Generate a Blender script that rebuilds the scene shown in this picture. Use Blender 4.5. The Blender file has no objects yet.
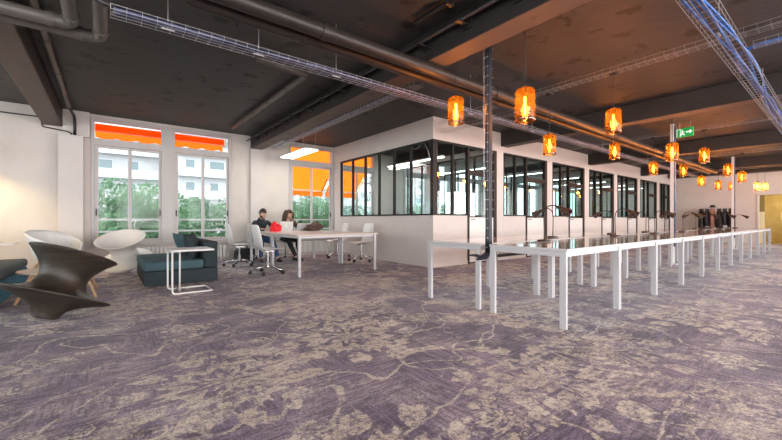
import bpy, bmesh, math, random
from mathutils import Vector, Matrix
rnd = random.Random(7)
PI = math.pi
scene = bpy.context.scene
COL = scene.collection

# ------------------------------------------------------------------ materials
def new_mat(name):
    m = bpy.data.materials.new(name); m.use_nodes = True
    nt = m.node_tree; nt.nodes.clear()
    out = nt.nodes.new('ShaderNodeOutputMaterial')
    return m, nt, out

class NG:
    """small node-graph helper"""
    def __init__(s, nt): s.nt = nt
    def n(s, t, **k):
        nd = s.nt.nodes.new(t)
        for a, b in k.items(): setattr(nd, a, b)
        return nd
    def l(s, a, b): s.nt.links.new(a, b)
    def val(s, sock, v):
        if hasattr(v, 'is_output') or isinstance(v, bpy.types.NodeSocket): s.l(v, sock)
        else: sock.default_value = v
    def math(s, op, a, b=0.0, c=0.0, clamp=False):
        nd = s.n('ShaderNodeMath', operation=op, use_clamp=clamp)
        for i, v in enumerate((a, b, c)): s.val(nd.inputs[i], v)
        return nd.outputs[0]
    def ramp(s, x, lo, hi):
        nd = s.n('ShaderNodeMapRange', interpolation_type='SMOOTHSTEP')
        s.val(nd.inputs[0], x); nd.inputs[1].default_value = lo; nd.inputs[2].default_value = hi
        return nd.outputs[0]
    def mix(s, f, a, b, mode='MIX'):
        nd = s.n('ShaderNodeMix', data_type='RGBA', blend_type=mode)
        s.val(nd.inputs[0], f)
        for i, v in ((6, a), (7, b)):
            if isinstance(v, tuple): v = (v[0], v[1], v[2], 1)
            s.val(nd.inputs[i], v)
        return nd.outputs[2]
    def noise(s, vec, scale, detail=3, rough=.55, dist=0.0):
        nd = s.n('ShaderNodeTexNoise')
        if vec is not None: s.l(vec, nd.inputs['Vector'])
        nd.inputs['Scale'].default_value = scale; nd.inputs['Detail'].default_value = detail
        nd.inputs['Roughness'].default_value = rough; nd.inputs['Distortion'].default_value = dist
        return nd
    def vm(s, op, a, b=None):
        nd = s.n('ShaderNodeVectorMath', operation=op)
        s.val(nd.inputs[0], a)
        if b is not None: s.val(nd.inputs[1], b)
        return nd.outputs[0]

def pbr(name, col, rough=.5, metal=0.0, noise=None, bump=0.0, bscale=60, spec=.5, stretch=None, emit=None):
    """principled; noise=(scale, other colour, lo, hi) mixes a second colour in"""
    m, nt, out = new_mat(name); g = NG(nt)
    b = g.n('ShaderNodeBsdfPrincipled')
    b.inputs['Base Color'].default_value = (*col, 1)
    b.inputs['Roughness'].default_value = rough; b.inputs['Metallic'].default_value = metal
    b.inputs['Specular IOR Level'].default_value = spec
    tc = g.n('ShaderNodeTexCoord'); v = tc.outputs['Object']
    if stretch:
        mp = g.n('ShaderNodeMapping'); mp.inputs['Scale'].default_value = stretch
        g.l(v, mp.inputs[0]); v = mp.outputs[0]
    if noise:
        n = g.noise(v, noise[0], 5)
        f = g.ramp(n.outputs[0], noise[2], noise[3])
        g.l(g.mix(f, col, noise[1]), b.inputs['Base Color'])
    if bump:
        n2 = g.noise(v, bscale, 4)
        bp = g.n('ShaderNodeBump'); bp.inputs['Strength'].default_value = bump; bp.inputs['Distance'].default_value = .02
        g.l(n2.outputs[0], bp.inputs['Height']); g.l(bp.outputs[0], b.inputs['Normal'])
    if emit:
        b.inputs['Emission Color'].default_value = (*emit[0], 1); b.inputs['Emission Strength'].default_value = emit[1]
    g.l(b.outputs[0], out.inputs[0])
    return m

def thin_glass(name, tint=(1, 1, 1), refl=1.0, rough=0.0, base=.03):
    m, nt, out = new_mat(name); g = NG(nt)
    t = g.n('ShaderNodeBsdfTransparent'); t.inputs[0].default_value = (*tint, 1)
    gl = g.n('ShaderNodeBsdfGlossy'); gl.inputs['Roughness'].default_value = rough
    fr = g.n('ShaderNodeLayerWeight'); fr.inputs[0].default_value = .25
    f = g.math('MULTIPLY', fr.outputs['Fresnel'], refl * .45)
    f = g.math('ADD', f, base, clamp=True)
    mx = g.n('ShaderNodeMixShader'); g.l(f, mx.inputs[0]); g.l(t.outputs[0], mx.inputs[1]); g.l(gl.outputs[0], mx.inputs[2])
    g.l(mx.outputs[0], out.inputs[0])
    return m

def emission(name, col, strength):
    m, nt, out = new_mat(name); g = NG(nt)
    e = g.n('ShaderNodeEmission'); e.inputs[0].default_value = (*col, 1); e.inputs[1].default_value = strength
    g.l(e.outputs[0], out.inputs[0]); return m

def awning_mat():
    m, nt, out = new_mat('orange awning cloth'); g = NG(nt)
    d = g.n('ShaderNodeBsdfDiffuse'); t = g.n('ShaderNodeBsdfTranslucent')
    tc = g.n('ShaderNodeTexCoord'); n = g.noise(tc.outputs['Object'], 3, 3)
    c = g.mix(n.outputs[0], (1.0, .155, .010), (1.0, .215, .016))
    g.l(c, d.inputs[0]); g.l(c, t.inputs[0])
    mx = g.n('ShaderNodeMixShader'); mx.inputs[0].default_value = .72
    g.l(d.outputs[0], mx.inputs[1]); g.l(t.outputs[0], mx.inputs[2]); g.l(mx.outputs[0], out.inputs[0])
    return m

def leaf_mat(name, a, b):
    m, nt, out = new_mat(name); g = NG(nt)
    d = g.n('ShaderNodeBsdfDiffuse'); t = g.n('ShaderNodeBsdfTranslucent')
    tc = g.n('ShaderNodeTexCoord'); n = g.noise(tc.outputs['Object'], 2.2, 4)
    c = g.mix(g.ramp(n.outputs[0], .35, .65), a, b)
    g.l(c, d.inputs[0]); g.l(c, t.inputs[0])
    mx = g.n('ShaderNodeMixShader'); mx.inputs[0].default_value = .45
    g.l(d.outputs[0], mx.inputs[1]); g.l(t.outputs[0], mx.inputs[2]); g.l(mx.outputs[0], out.inputs[0])
    return m

def carpet_mat():
    m, nt, out = new_mat('worn oriental carpet'); g = NG(nt)
    tc = g.n('ShaderNodeTexCoord'); P = tc.outputs['Object']
    # gentle warp of the drawing
    wn = g.noise(P, 1.7, 3)
    off = g.vm('MULTIPLY', g.vm('SUBTRACT', wn.outputs['Color'], (.5, .5, .5)), (.35, .35, 0))
    W = g.vm('ADD', P, off)
    def sep_(c):
        q_ = g.n('ShaderNodeSeparateColor'); g.l(c, q_.inputs[0]); return q_.outputs[0]
    g.n_sep0 = sep_
    # ground: purple to grey mauve
    n1 = g.noise(P, .55, 4); n2 = g.noise(P, 2.6, 5, .65)
    ground = g.mix(g.ramp(n1.outputs[0], .36, .64), PURPLE_D, PURPLE_M)
    ground = g.mix(g.math('MULTIPLY', g.ramp(n2.outputs[0], .45, .7), .55), ground, PURPLE_L)
    # woven patches
    br = g.n('ShaderNodeTexBrick', offset=.37)
    br.inputs['Scale'].default_value = 2.4; br.inputs['Mortar Size'].default_value = .012
    br.inputs['Color1'].default_value = (.20, .20, .20, 1); br.inputs['Color2'].default_value = (.85, .85, .85, 1); br.inputs['Mortar'].default_value = (.75, .75, .75, 1)
    br.inputs['Brick Width'].default_value = .75; br.inputs['Row Height'].default_value = .22
    g.l(P, br.inputs['Vector'])
    pm = g.math('MULTIPLY', g.ramp(g.noise(P, .8, 2).outputs[0], .42, .6), .55)
    ground = g.mix(pm, ground, br.outputs['Color'], 'SOFT_LIGHT')
    # short strokes of the weave, turning from patch to patch
    def strokes(sx, sy):
        mq = g.n('ShaderNodeMapping'); mq.inputs['Scale'].default_value = (sx, sy, 1); g.l(P, mq.inputs[0])
        return g.noise(mq.outputs[0], 1, 3, .65).outputs[0]
    br2 = g.n('ShaderNodeTexBrick', offset=.5); br2.inputs['Scale'].default_value = 1.3; br2.inputs['Mortar Size'].default_value = 0
    br2.inputs['Color1'].default_value = (0, 0, 0, 1); br2.inputs['Color2'].default_value = (1, 1, 1, 1); br2.inputs['Brick Width'].default_value = .55; br2.inputs['Row Height'].default_value = .35
    g.l(P, br2.inputs['Vector'])
    st = g.mix(g.ramp(g.n_sep0(br2.outputs['Color']), .4, .6), strokes(5, 42), strokes(42, 5))
    st = g.ramp(g.n_sep0(st), .38, .62)
    ground = g.mix(.6, ground, g.mix(st, (.12, .12, .12), (.88, .88, .88)), 'SOFT_LIGHT')
    # flowers: petals around scattered centres
    def flowers(scale, R, pet, seed):
        mp = g.n('ShaderNodeMapping'); mp.inputs['Location'].default_value = (seed, seed * .7, 0); g.l(W, mp.inputs[0])
        sc = g.vm('MULTIPLY', mp.outputs[0], (scale, scale, 0))
        vo = g.n('ShaderNodeTexVoronoi', voronoi_dimensions='2D', feature='F1'); vo.inputs['Scale'].default_value = 1.0
        vo.inputs['Randomness'].default_value = .75
        g.l(sc, vo.inputs['Vector'])
        dl = g.vm('SUBTRACT', sc, vo.outputs['Position'])
        sp = g.n('ShaderNodeSeparateXYZ'); g.l(dl, sp.inputs[0])
        ang = g.math('ARCTAN2', sp.outputs[1], sp.outputs[0])
        r = vo.outputs['Distance']
        wob = g.math('SINE', g.math('MULTIPLY', ang, pet))
        edge = g.math('MULTIPLY_ADD', wob, R * .28, R)
        body = g.ramp(g.math('SUBTRACT', edge, r), -.01, .03)
        rings = g.math('SINE', g.math('ADD', g.math('MULTIPLY', r, 46 / max(R / .3, .5)), g.math('MULTIPLY', wob, 1.6)))
        body = g.math('MULTIPLY', body, g.ramp(rings, -.75, -.1))
        keep = g.ramp(g.n_sep(vo.outputs['Color']), .34, .40)
        return g.math('MULTIPLY', body, keep)
    def sep0(c):
        s_ = g.n('ShaderNodeSeparateColor'); g.l(c, s_.inputs[0]); return s_.outputs[0]
    g.n_sep = sep0
    f1 = flowers(.7, .38, 11, 3.1); f2 = flowers(2.1, .36, 8, 9.7); f3 = flowers(5.2, .36, 6, 1.9); f4 = flowers(10.5, .34, 5, 5.3)
    zone = g.ramp(g.noise(P, .62, 4, .6, .6).outputs[0], .49, .57)
    zone2 = g.ramp(g.noise(P, 1.5, 4, .6).outputs[0], .47, .60)
    rag = g.ramp(g.noise(W, 11, 7, .75, 1.0).outputs[0], .40, .55)
    rag2 = g.ramp(g.noise(W, 4.5, 7, .72, .6).outputs[0], .44, .56)
    mass = g.math('MULTIPLY', g.math('MULTIPLY', zone, rag2), rag)
    fl = g.math('MAXIMUM', g.math('MULTIPLY', f1, g.math('MULTIPLY_ADD', rag, .45, .55)), g.math('MULTIPLY', f2, g.math('MULTIPLY_ADD', zone2, .7, .3)))
    fl = g.math('MAXIMUM', fl, g.math('MULTIPLY', f3, g.math('MAXIMUM', zone, g.math('MULTIPLY', zone2, .45))))
    fl = g.math('MAXIMUM', fl, g.math('MULTIPLY', f4, g.math('MULTIPLY', zone2, .55)))
    def vine(scale, w, seed):
        mp = g.n('ShaderNodeMapping'); mp.inputs['Location'].default_value = (seed, -seed, 0); g.l(W, mp.inputs[0])
        n = g.noise(mp.outputs[0], scale, 1.0, .4)
        a = g.math('ABSOLUTE', g.math('SUBTRACT', n.outputs[0], .5))
        return g.math('SUBTRACT', 1.0, g.ramp(a, w * .5, w))
    v1 = g.math('MAXIMUM', vine(.75, .0065, 4.0), vine(1.1, .0075, 31.0)); v3 = vine(2.8, .016, 21.0)
    vv = g.math('MAXIMUM', g.math('MULTIPLY', v1, .8), g.math('MULTIPLY', g.math('MULTIPLY', v3, .7), zone2))
    pat = g.math('MAXIMUM', g.math('MAXIMUM', fl, g.math('MULTIPLY', mass, .9)), vv)
    # wear, partly in streaks along the weave
    mpw = g.n('ShaderNodeMapping'); mpw.inputs['Scale'].default_value = (1.6, 9, 1); g.l(P, mpw.inputs[0])
    wear = g.ramp(g.noise(mpw.outputs[0], 1.6, 6, .7).outputs[0], .36, .60)
    wear2 = g.ramp(g.noise(P, 26, 4, .75).outputs[0], .34, .60)
    pat = g.math('MULTIPLY', g.math('MULTIPLY', pat, g.math('MULTIPLY_ADD', wear, .55, .45)), g.math('MULTIPLY_ADD', wear2, .75, .25))
    haze = g.math('MULTIPLY', g.math('MULTIPLY', zone, g.ramp(g.noise(P, 2.2, 5, .65).outputs[0], .38, .65)), .38)
    pat = g.math('MAXIMUM', pat, haze)
    beige = g.mix(g.ramp(n2.outputs[0], .4, .65), BEIGE_A, BEIGE_B)
    pat = g.ramp(pat, .06, .70)
    col = g.mix(g.math('MULTIPLY', pat, .80), ground, beige)
    # threads
    mp = g.n('ShaderNodeMapping'); mp.inputs['Scale'].default_value = (18, 150, 1); g.l(P, mp.inputs[0])
    th = g.noise(mp.outputs[0], 1, 2, .6)
    col = g.mix(.9, col, g.mix(th.outputs[0], (.22, .22, .22), (.78, .78, .78)), 'SOFT_LIGHT')
    gr = g.noise(P, 75, 4, .85)
    col = g.mix(.8, col, g.mix(g.ramp(gr.outputs[0], .25, .75), (.0, .0, .0), (1, 1, 1)), 'OVERLAY')
    b = g.n('ShaderNodeBsdfPrincipled'); b.inputs['Roughness'].default_value = .95; b.inputs['Specular IOR Level'].default_value = .12
    b.inputs['Sheen Weight'].default_value = .15
    g.l(col, b.inputs['Base Color'])
    bp = g.n('ShaderNodeBump'); bp.inputs['Strength'].default_value = .35; bp.inputs['Distance'].default_value = .01
    g.l(gr.outputs[0], bp.inputs['Height']); g.l(bp.outputs[0], b.inputs['Normal'])
    g.l(b.outputs[0], out.inputs[0])
    return m
PURPLE_D = (.098, .068, .124); PURPLE_M = (.225, .170, .245); PURPLE_L = (.48, .385, .42)
BEIGE_A = (.68, .585, .48); BEIGE_B = (.84, .755, .645)

M = {}
M['wall'] = pbr('white painted plaster', (.575, .545, .525), .7, noise=(2.5, (.55, .52, .50), .4, .7), bump=.06, bscale=45)
M['brickwall'] = pbr('white painted masonry', (.58, .545, .51), .75, noise=(1.6, (.54, .505, .47), .4, .7), bump=.22, bscale=9)
M['ceil'] = pbr('black painted concrete', (.046, .043, .043), .6, noise=(3.2, (.012, .011, .011), .585, .64), bump=.45, bscale=7)
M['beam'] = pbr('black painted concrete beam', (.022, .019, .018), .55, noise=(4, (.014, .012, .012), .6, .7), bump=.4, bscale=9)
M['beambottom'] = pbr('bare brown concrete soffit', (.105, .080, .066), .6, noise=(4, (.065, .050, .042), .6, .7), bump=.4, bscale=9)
M['carpet'] = carpet_mat()
M['frame'] = pbr('grey painted window frame', (.44, .42, .415), .45)
M['blackframe'] = pbr('black steel glazing bar', (.009, .008, .008), .5, spec=.3)
M['glass'] = thin_glass('window glass', (.97, .985, .98), .25, 0, .004)
M['oglass'] = thin_glass('office glass', (.935, .985, .985), .5, 0, .010)
M['rubber'] = pbr('black rubber', (.02, .02, .02), .6)
M['desk'] = pbr('white desk laminate', (.55, .54, .55), .07, spec=.7)
M['deskmetal'] = pbr('white powder coated steel', (.47, .465, .485), .35)
M['whiteplastic'] = pbr('white plastic', (.68, .68, .67), .35)
M['chrome'] = pbr('polished aluminium', (.72, .72, .72), .22, 1.0)
M['galv'] = pbr('galvanised wire', (.50, .50, .52), .42, .8)
M['pipe'] = pbr('black painted pipe', (.022, .017, .015), .45, noise=(5, (.014, .011, .010), .5, .7), spec=.35)
M['greypipe'] = pbr('grey painted pipe', (.088, .078, .071), .45, noise=(6, (.085, .08, .075), .5, .7))
M['conduit'] = pbr('black cable sheath', (.015, .015, .016), .45)
M['bluecable'] = pbr('blue data cable', (.035, .20, .62), .4, noise=(14, (.02, .11, .42), .45, .6))
M['navycable'] = pbr('dark blue data cable', (.007, .010, .022), .45, noise=(14, (.004, .005, .009), .45, .6))
M['palecable'] = pbr('pale violet data cable', (.10, .11, .20), .45, noise=(9, (.03, .04, .10), .5, .6))
def amber_glass(name='amber blown glass', tint=(1.0, .62, .22), scat=(1.0, .40, .05), k=.035):
    m, nt, out = new_mat(name); g = NG(nt)
    t = g.n('ShaderNodeBsdfTransparent'); t.inputs[0].default_value = (*tint, 1)
    tr = g.n('ShaderNodeBsdfTranslucent'); tr.inputs[0].default_value = (*scat, 1)
    gl = g.n('ShaderNodeBsdfGlossy'); gl.inputs['Roughness'].default_value = .03
    fr = g.n('ShaderNodeLayerWeight'); fr.inputs[0].default_value = .3
    a = g.n('ShaderNodeMixShader'); a.inputs[0].default_value = k; g.l(t.outputs[0], a.inputs[1]); g.l(tr.outputs[0], a.inputs[2])
    b = g.n('ShaderNodeMixShader'); g.l(g.math('MULTIPLY_ADD', fr.outputs['Fresnel'], .14, .012), b.inputs[0]); g.l(a.outputs[0], b.inputs[1]); g.l(gl.outputs[0], b.inputs[2])
    g.l(b.outputs[0], out.inputs[0]); return m
M['amber'] = amber_glass()
M['clearamber'] = amber_glass('pale straw blown glass', (1.0, .86, .58), (1.0, .80, .42), .10)
M['clearglass'] = thin_glass('clear pressed glass', (.97, .93, .88), 1.6, 0, .12)
M['filament'] = emission('glowing filament', (1.0, .42, .07), 42)
M['brass'] = pbr('dark bronze', (.05, .035, .025), .4, .7)
M['lampblack'] = pbr('dark brown enamel', (.045, .028, .024), .38)
M['lampinside'] = pbr('pale enamel', (.6, .55, .5), .5)
M['led'] = emission('white lamp diffuser', (1.0, .93, .82), 9)
M['ledoff'] = emission('office strip diffuser', (1.0, .97, .92), 5)
M['spundark'] = pbr('dark bronze moulded plastic', (.022, .017, .013), .40, noise=(1, (.042, .032, .022), .45, .6), stretch=(1, 1, 90), bump=.25, bscale=1)
M['spunwhite'] = pbr('white moulded plastic', (.70, .68, .65), .5, stretch=(1, 1, 60), bump=.05, bscale=1)
M['sofa'] = pbr('dark teal wool', (.015, .026, .031), .9, noise=(70, (.028, .045, .053), .4, .7), bump=.3, bscale=220)
M['sofalight'] = pbr('teal felt', (.040, .082, .10), .9, noise=(60, (.06, .115, .14), .4, .7), bump=.3, bscale=220)
M['cushion'] = pbr('teal velvet', (.035, .085, .105), .85, noise=(40, (.055, .12, .145), .4, .7), bump=.2, bscale=160)
M['bench'] = pbr('bright teal velvet', (.035, .17, .26), .8, noise=(14, (.07, .26, .36), .45, .65), bump=.2, bscale=160)
M['benchtop'] = pbr('grey teal wool', (.07, .095, .11), .9, noise=(60, (.10, .13, .15), .4, .7), bump=.3, bscale=200)
M['wood'] = pbr('pale ash wood', (.50, .33, .20), .45, noise=(3, (.40, .25, .14), .4, .65), stretch=(1, 1, 12))
M['woodtop'] = pbr('pale ash veneer', (.62, .48, .38), .4, noise=(3, (.55, .41, .31), .4, .65), stretch=(14, 1, 1))
M['tabletop'] = pbr('white meeting table laminate', (.70, .66, .63), .25)
M['tableedge'] = pbr('beech edge band', (.48, .36, .27), .5)
M['skin'] = pbr('skin', (.56, .34, .25), .5, noise=(8, (.50, .29, .21), .4, .7))
M['hairdark'] = pbr('dark brown hair', (.018, .011, .009), .5, noise=(30, (.035, .02, .014), .4, .7), stretch=(1, 1, .2))
M['hairbrown'] = pbr('brown hair', (.035, .016, .010), .45, noise=(30, (.065, .03, .018), .4, .7), stretch=(1, 1, .2))
M['navy'] = pbr('charcoal sweatshirt', (.020, .024, .032), .9, noise=(9, (.033, .038, .048), .4, .7), bump=.3, bscale=12)
M['brownknit'] = pbr('brown knit', (.075, .040, .022), .9, noise=(9, (.11, .06, .034), .4, .7), bump=.3, bscale=30)
M['jeans'] = pbr('blue denim', (.035, .075, .16), .9, noise=(12, (.055, .105, .21), .4, .7), bump=.2, bscale=20)
M['blacktrouser'] = pbr('black cotton', (.014, .013, .014), .9, bump=.2, bscale=20)
M['shoe'] = pbr('black leather shoe', (.012, .012, .013), .4)
M['white_eye'] = pbr('eye white', (.75, .72, .70), .3)
M['lips'] = pbr('lips', (.42, .16, .13), .5)
M['red'] = pbr('red fabric', (.72, .012, .02), .7, bump=.5, bscale=14)
M['alu'] = pbr('silver aluminium', (.66, .66, .66), .35, .35)
M['screen'] = pbr('dark screen', (.01, .01, .012), .15)
M['emblem'] = pbr('white emblem', (.92, .92, .92), .3)
M['scarf'] = pbr('dark brown wool', (.075, .040, .035), .95, noise=(20, (.14, .085, .07), .45, .6), bump=.6, bscale=40)
M['blackbag'] = pbr('black nylon', (.012, .012, .014), .65, bump=.3, bscale=20)
M['coat'] = pbr('black coat cloth', (.016, .014, .015), .9, bump=.4, bscale=14)
M['coatblue'] = pbr('navy coat cloth', (.022, .024, .036), .9, bump=.4, bscale=14)
M['coatrose'] = pbr('dusty rose coat cloth', (.36, .19, .15), .9, bump=.4, bscale=14)
M['ochre'] = pbr('ochre painted plaster', (.52, .38, .13), .6, noise=(1.6, (.62, .49, .22), .4, .65))
M['ochredark'] = pbr('dark ochre panel', (.26, .19, .06), .6)
M['cream'] = pbr('pale cream panel', (.80, .72, .47), .6)
M['awning'] = awning_mat()
M['awnbar'] = pbr('white awning bar', (.82, .74, .62), .4)
M['outwhite'] = pbr('white rendered facade', (.50, .50, .51), .8, noise=(.6, (.44, .44, .45), .4, .7))
M['outgrey'] = pbr('pale grey facade', (.60, .62, .63), .8)
M['outglass'] = pbr('facade window glass', (.17, .22, .24), .15)
M['leafa'] = leaf_mat('green leaves', (.075, .155, .085), (.15, .25, .15))
M['leafb'] = leaf_mat('light green leaves', (.10, .19, .105), (.17, .28, .17))
M['bark'] = pbr('tree bark', (.10, .075, .055), .9, bump=.6, bscale=12)
M['street'] = pbr('street asphalt', (.25, .25, .25), .9, noise=(2, (.2, .2, .2), .4, .6))
M['green'] = pbr('green sign plastic', (.0, .30, .08), .4, emit=((.01, .55, .12), .2))
M['signwhite'] = pbr('sign pictogram white', (.9, .95, .9), .4, emit=((.75, 1, .8), .35))

# ------------------------------------------------------------------ mesh builder
class MB:
    def __init__(s): s.v = []; s.f = []; s.mi = []; s.cur = 0
    def add(s, vs, fs, T=None):
        o = len(s.v)
        s.v += [tuple(T @ Vector(p)) if T is not None else tuple(p) for p in vs]
        s.f += [tuple(o + i for i in f) for f in fs]; s.mi += [s.cur] * len(fs)
        return s
    def box(s, x0, x1, y0, y1, z0, z1, T=None):
        e = .0004 * ((len(s.f) // 6) % 5)          # keeps crossing bars from sharing faces
        if min(abs(x1 - x0), abs(y1 - y0), abs(z1 - z0)) > .012: x0 += e; x1 -= e; y0 += e; y1 -= e; z0 += e; z1 -= e
        vs = [(x, y, z) for z in (z0, z1) for y in (y0, y1) for x in (x0, x1)]
        fs = [(0, 2, 3, 1), (4, 5, 7, 6), (0, 1, 5, 4), (2, 6, 7, 3), (0, 4, 6, 2), (1, 3, 7, 5)]
        return s.add(vs, fs, T)
    def rbox(s, x0, x1, y0, y1, z0, z1, r=.02, seg=3, T=None):
        bm = bmesh.new(); bmesh.ops.create_cube(bm, size=1)
        for v in bm.verts:
            v.co = Vector((x0 if v.co.x < 0 else x1, y0 if v.co.y < 0 else y1, z0 if v.co.z < 0 else z1))
        bmesh.ops.bevel(bm, geom=list(bm.edges), offset=r, segments=seg, profile=.5, affect='EDGES')
        bm.verts.index_update()
        s.add([v.co.copy() for v in bm.verts], [[v.index for v in f.verts] for f in bm.faces], T)
        bm.free(); return s
    def tube(s, pts, r, n=8, T=None, caps=True, closed=False):
        pts = [Vector(p) for p in pts]; m = len(pts)
        rs = r if isinstance(r, (list, tuple)) else [r] * m
        vs = []; prev = None
        for i, p in enumerate(pts):
            if closed: t = (pts[(i + 1) % m] - pts[i - 1])
            else: t = (pts[min(i + 1, m - 1)] - pts[max(i - 1, 0)])
            t = t.normalized() if t.length > 1e-9 else Vector((0, 0, 1))
            if prev is None:
                a = Vector((0, 0, 1)) if abs(t.z) < .9 else Vector((1, 0, 0))
                u = t.cross(a).normalized()
            else:
                u = prev - t * prev.dot(t)
                u = u.normalized() if u.length > 1e-6 else t.orthogonal().normalized()
            w = t.cross(u); prev = u
            for k in range(n):
                an = 2 * PI * (k + .5) / n
                vs.append(p + (u * math.cos(an) + w * math.sin(an)) * rs[i])
        fs = []
        for i in range(m if closed else m - 1):
            j = (i + 1) % m
            for k in range(n):
                k2 = (k + 1) % n
                fs.append((i * n + k, i * n + k2, j * n + k2, j * n + k))
        if caps and not closed:
            fs.append(tuple(range(n - 1, -1, -1))); fs.append(tuple((m - 1) * n + k for k in range(n)))
        return s.add(vs, fs, T)
    def lathe(s, prof, n=32, T=None, close=False):
        vs = []; fs = []; ring = []
        for r, z in prof:
            if r < 1e-6: ring.append([len(vs)]); vs.append((0, 0, z))
            else:
                ring.append(list(range(len(vs), len(vs) + n)))
                vs += [(r * math.cos(2 * PI * k / n), r * math.sin(2 * PI * k / n), z) for k in range(n)]
        pairs = list(zip(ring[:-1], ring[1:])) + ([(ring[-1], ring[0])] if close else [])
        for a, b in pairs:
            for k in range(n):
                k2 = (k + 1) % n
                if len(a) == 1 and len(b) == 1: continue
                if len(a) == 1: fs.append((a[0], b[k2], b[k]))
                elif len(b) == 1: fs.append((a[k], a[k2], b[0]))
                else: fs.append((a[k], a[k2], b[k2], b[k]))
        return s.add(vs, fs, T)
    def ball(s, c, r, n=12, m=8, T=None):
        rx, ry, rz = r if isinstance(r, (tuple, list)) else (r, r, r)
        vs = [(c[0], c[1], c[2] - rz)]; fs = []
        for i in range(1, m):
            a = -PI / 2 + PI * i / m
            for k in range(n):
                b = 2 * PI * k / n
                vs.append((c[0] + rx * math.cos(a) * math.cos(b), c[1] + ry * math.cos(a) * math.sin(b), c[2] + rz * math.sin(a)))
        vs.append((c[0], c[1], c[2] + rz)); L = len(vs) - 1
        for k in range(n):
            k2 = (k + 1) % n
            fs.append((0, 1 + k2, 1 + k)); fs.append((L, 1 + (m - 2) * n + k, 1 + (m - 2) * n + k2))
            for i in range(m - 2):
                fs.append((1 + i * n + k, 1 + i * n + k2, 1 + (i + 1) * n + k2, 1 + (i + 1) * n + k))
        return s.add(vs, fs, T)
    def grid(s, P):
        """P[i][j] points -> sheet"""
        a, b = len(P), len(P[0])
        vs = [p for row in P for p in row]
        fs = [(i * b + j, i * b + j + 1, (i + 1) * b + j + 1, (i + 1) * b + j) for i in range(a - 1) for j in range(b - 1)]
        return s.add(vs, fs)
    def prism(s, poly, z0, z1, T=None):
        n = len(poly)
        vs = [(x, y, z0) for x, y in poly] + [(x, y, z1) for x, y in poly]
        fs = [tuple(range(n - 1, -1, -1)), tuple(range(n, 2 * n))] + [(i, (i + 1) % n, n + (i + 1) % n, n + i) for i in range(n)]
        return s.add(vs, fs, T)
    def build(s, name, mats, parent=None, smooth=False, solid=0, sub=0, bevel=0, loc=None):
        me = bpy.data.meshes.new(name); me.from_pydata(s.v, [], s.f)
        if not isinstance(mats, (list, tuple)): mats = [mats]
        for mm in mats: me.materials.append(mm)
        me.polygons.foreach_set('material_index', s.mi)
        bm = bmesh.new(); bm.from_mesh(me); bmesh.ops.recalc_face_normals(bm, faces=bm.faces); bm.to_mesh(me); bm.free()
        if smooth: me.polygons.foreach_set('use_smooth', [True] * len(me.polygons))
        me.update()
        o = bpy.data.objects.new(name, me); COL.objects.link(o)
        if parent is not None: o.parent = parent
        if loc: o.location = loc
        if bevel:
            b = o.modifiers.new('bevel', 'BEVEL'); b.width = bevel; b.segments = 2; b.limit_method = 'ANGLE'
        if solid:
            d = o.modifiers.new('solid', 'SOLIDIFY'); d.thickness = solid; d.offset = 0
        if sub:
            d = o.modifiers.new('sub', 'SUBSURF'); d.levels = sub; d.render_levels = sub
        return o

def smooth_by_angle(o, ang=35):
    me = o.data
    bm = bmesh.new(); bm.from_mesh(me)
    for f in bm.faces: f.smooth = True
    for e in bm.edges:
        if len(e.link_faces) == 2 and e.calc_face_angle(0) > math.radians(ang): e.smooth = False
    bm.to_mesh(me); bm.free(); return o

def tag(o, label, cat, group=None, kind=None):
    o['label'] = label; o['category'] = cat
    if group: o['group'] = group
    if kind: o['kind'] = kind
    return o
def thing(name, label, cat, loc=(0, 0, 0), rz=0, group=None):
    o = bpy.data.objects.new(name, None); COL.objects.link(o); o.empty_display_size = .1
    o.location = loc; o.rotation_euler = (0, 0, rz)
    return tag(o, label, cat, group)
def struct(name, mb, mats, **k):
    o = mb.build(name, mats, **k); o['kind'] = 'structure'; return o
def struct_empty(name, loc=(0, 0, 0)):
    o = bpy.data.objects.new(name, None); COL.objects.link(o); o.location = loc; o['kind'] = 'structure'; return o
def dup(root, loc, rz=None, label=None):
    r = root.copy(); COL.objects.link(r); r.location = loc
    if rz is not None: r.rotation_euler = (0, 0, rz)
    if label: r['label'] = label
    def rec(a, b):
        for ch in [c for c in bpy.data.objects if c.parent is a]:
            c = ch.copy(); COL.objects.link(c); c.parent = b; rec(ch, c)
    rec(root, r)
    return r
def arc(c, r, a0, a1, n, ax=0, bx=2):
    """points on an arc in the plane of axes ax, bx"""
    out = []
    for i in range(n + 1):
        a = a0 + (a1 - a0) * i / n
        p = list(c); p[ax] += r * math.cos(a); p[bx] += r * math.sin(a); out.append(tuple(p))
    return out
def rounded(pts, rad, seg=5):
    """polyline with rounded corners"""
    pts = [Vector(p) for p in pts]; out = [pts[0]]
    for a, b, c in zip(pts[:-2], pts[1:-1], pts[2:]):
        u = (a - b); v = (c - b); r = min(rad, u.length * .49, v.length * .49)
        p0 = b + u.normalized() * r; p1 = b + v.normalized() * r
        for i in range(seg + 1):
            t = i / seg
            out.append((1 - t) ** 2 * p0 + 2 * t * (1 - t) * b + t * t * p1)
    out.append(pts[-1]); return out
ORD = ['first', 'second', 'third', 'fourth', 'fifth', 'sixth', 'seventh', 'eighth', 'ninth', 'tenth', 'eleventh', 'twelfth']

# ------------------------------------------------------------------ room constants
YW = 9.62; ZC = 3.18; XL = -7.0; XF = 21.5; YB = -6.0
XO = 5.37; YO = 5.40        # corner of the glazed offices

# ------------------------------------------------------------------ setting
struct('floor', MB().box(XL, XF, YB, YW, -.12, 0), M['carpet'])
struct('ceiling', MB().box(XL - .2, XF + .2, YB - .2, YW + .2, ZC, ZC + .25), M['ceil'])

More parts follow.
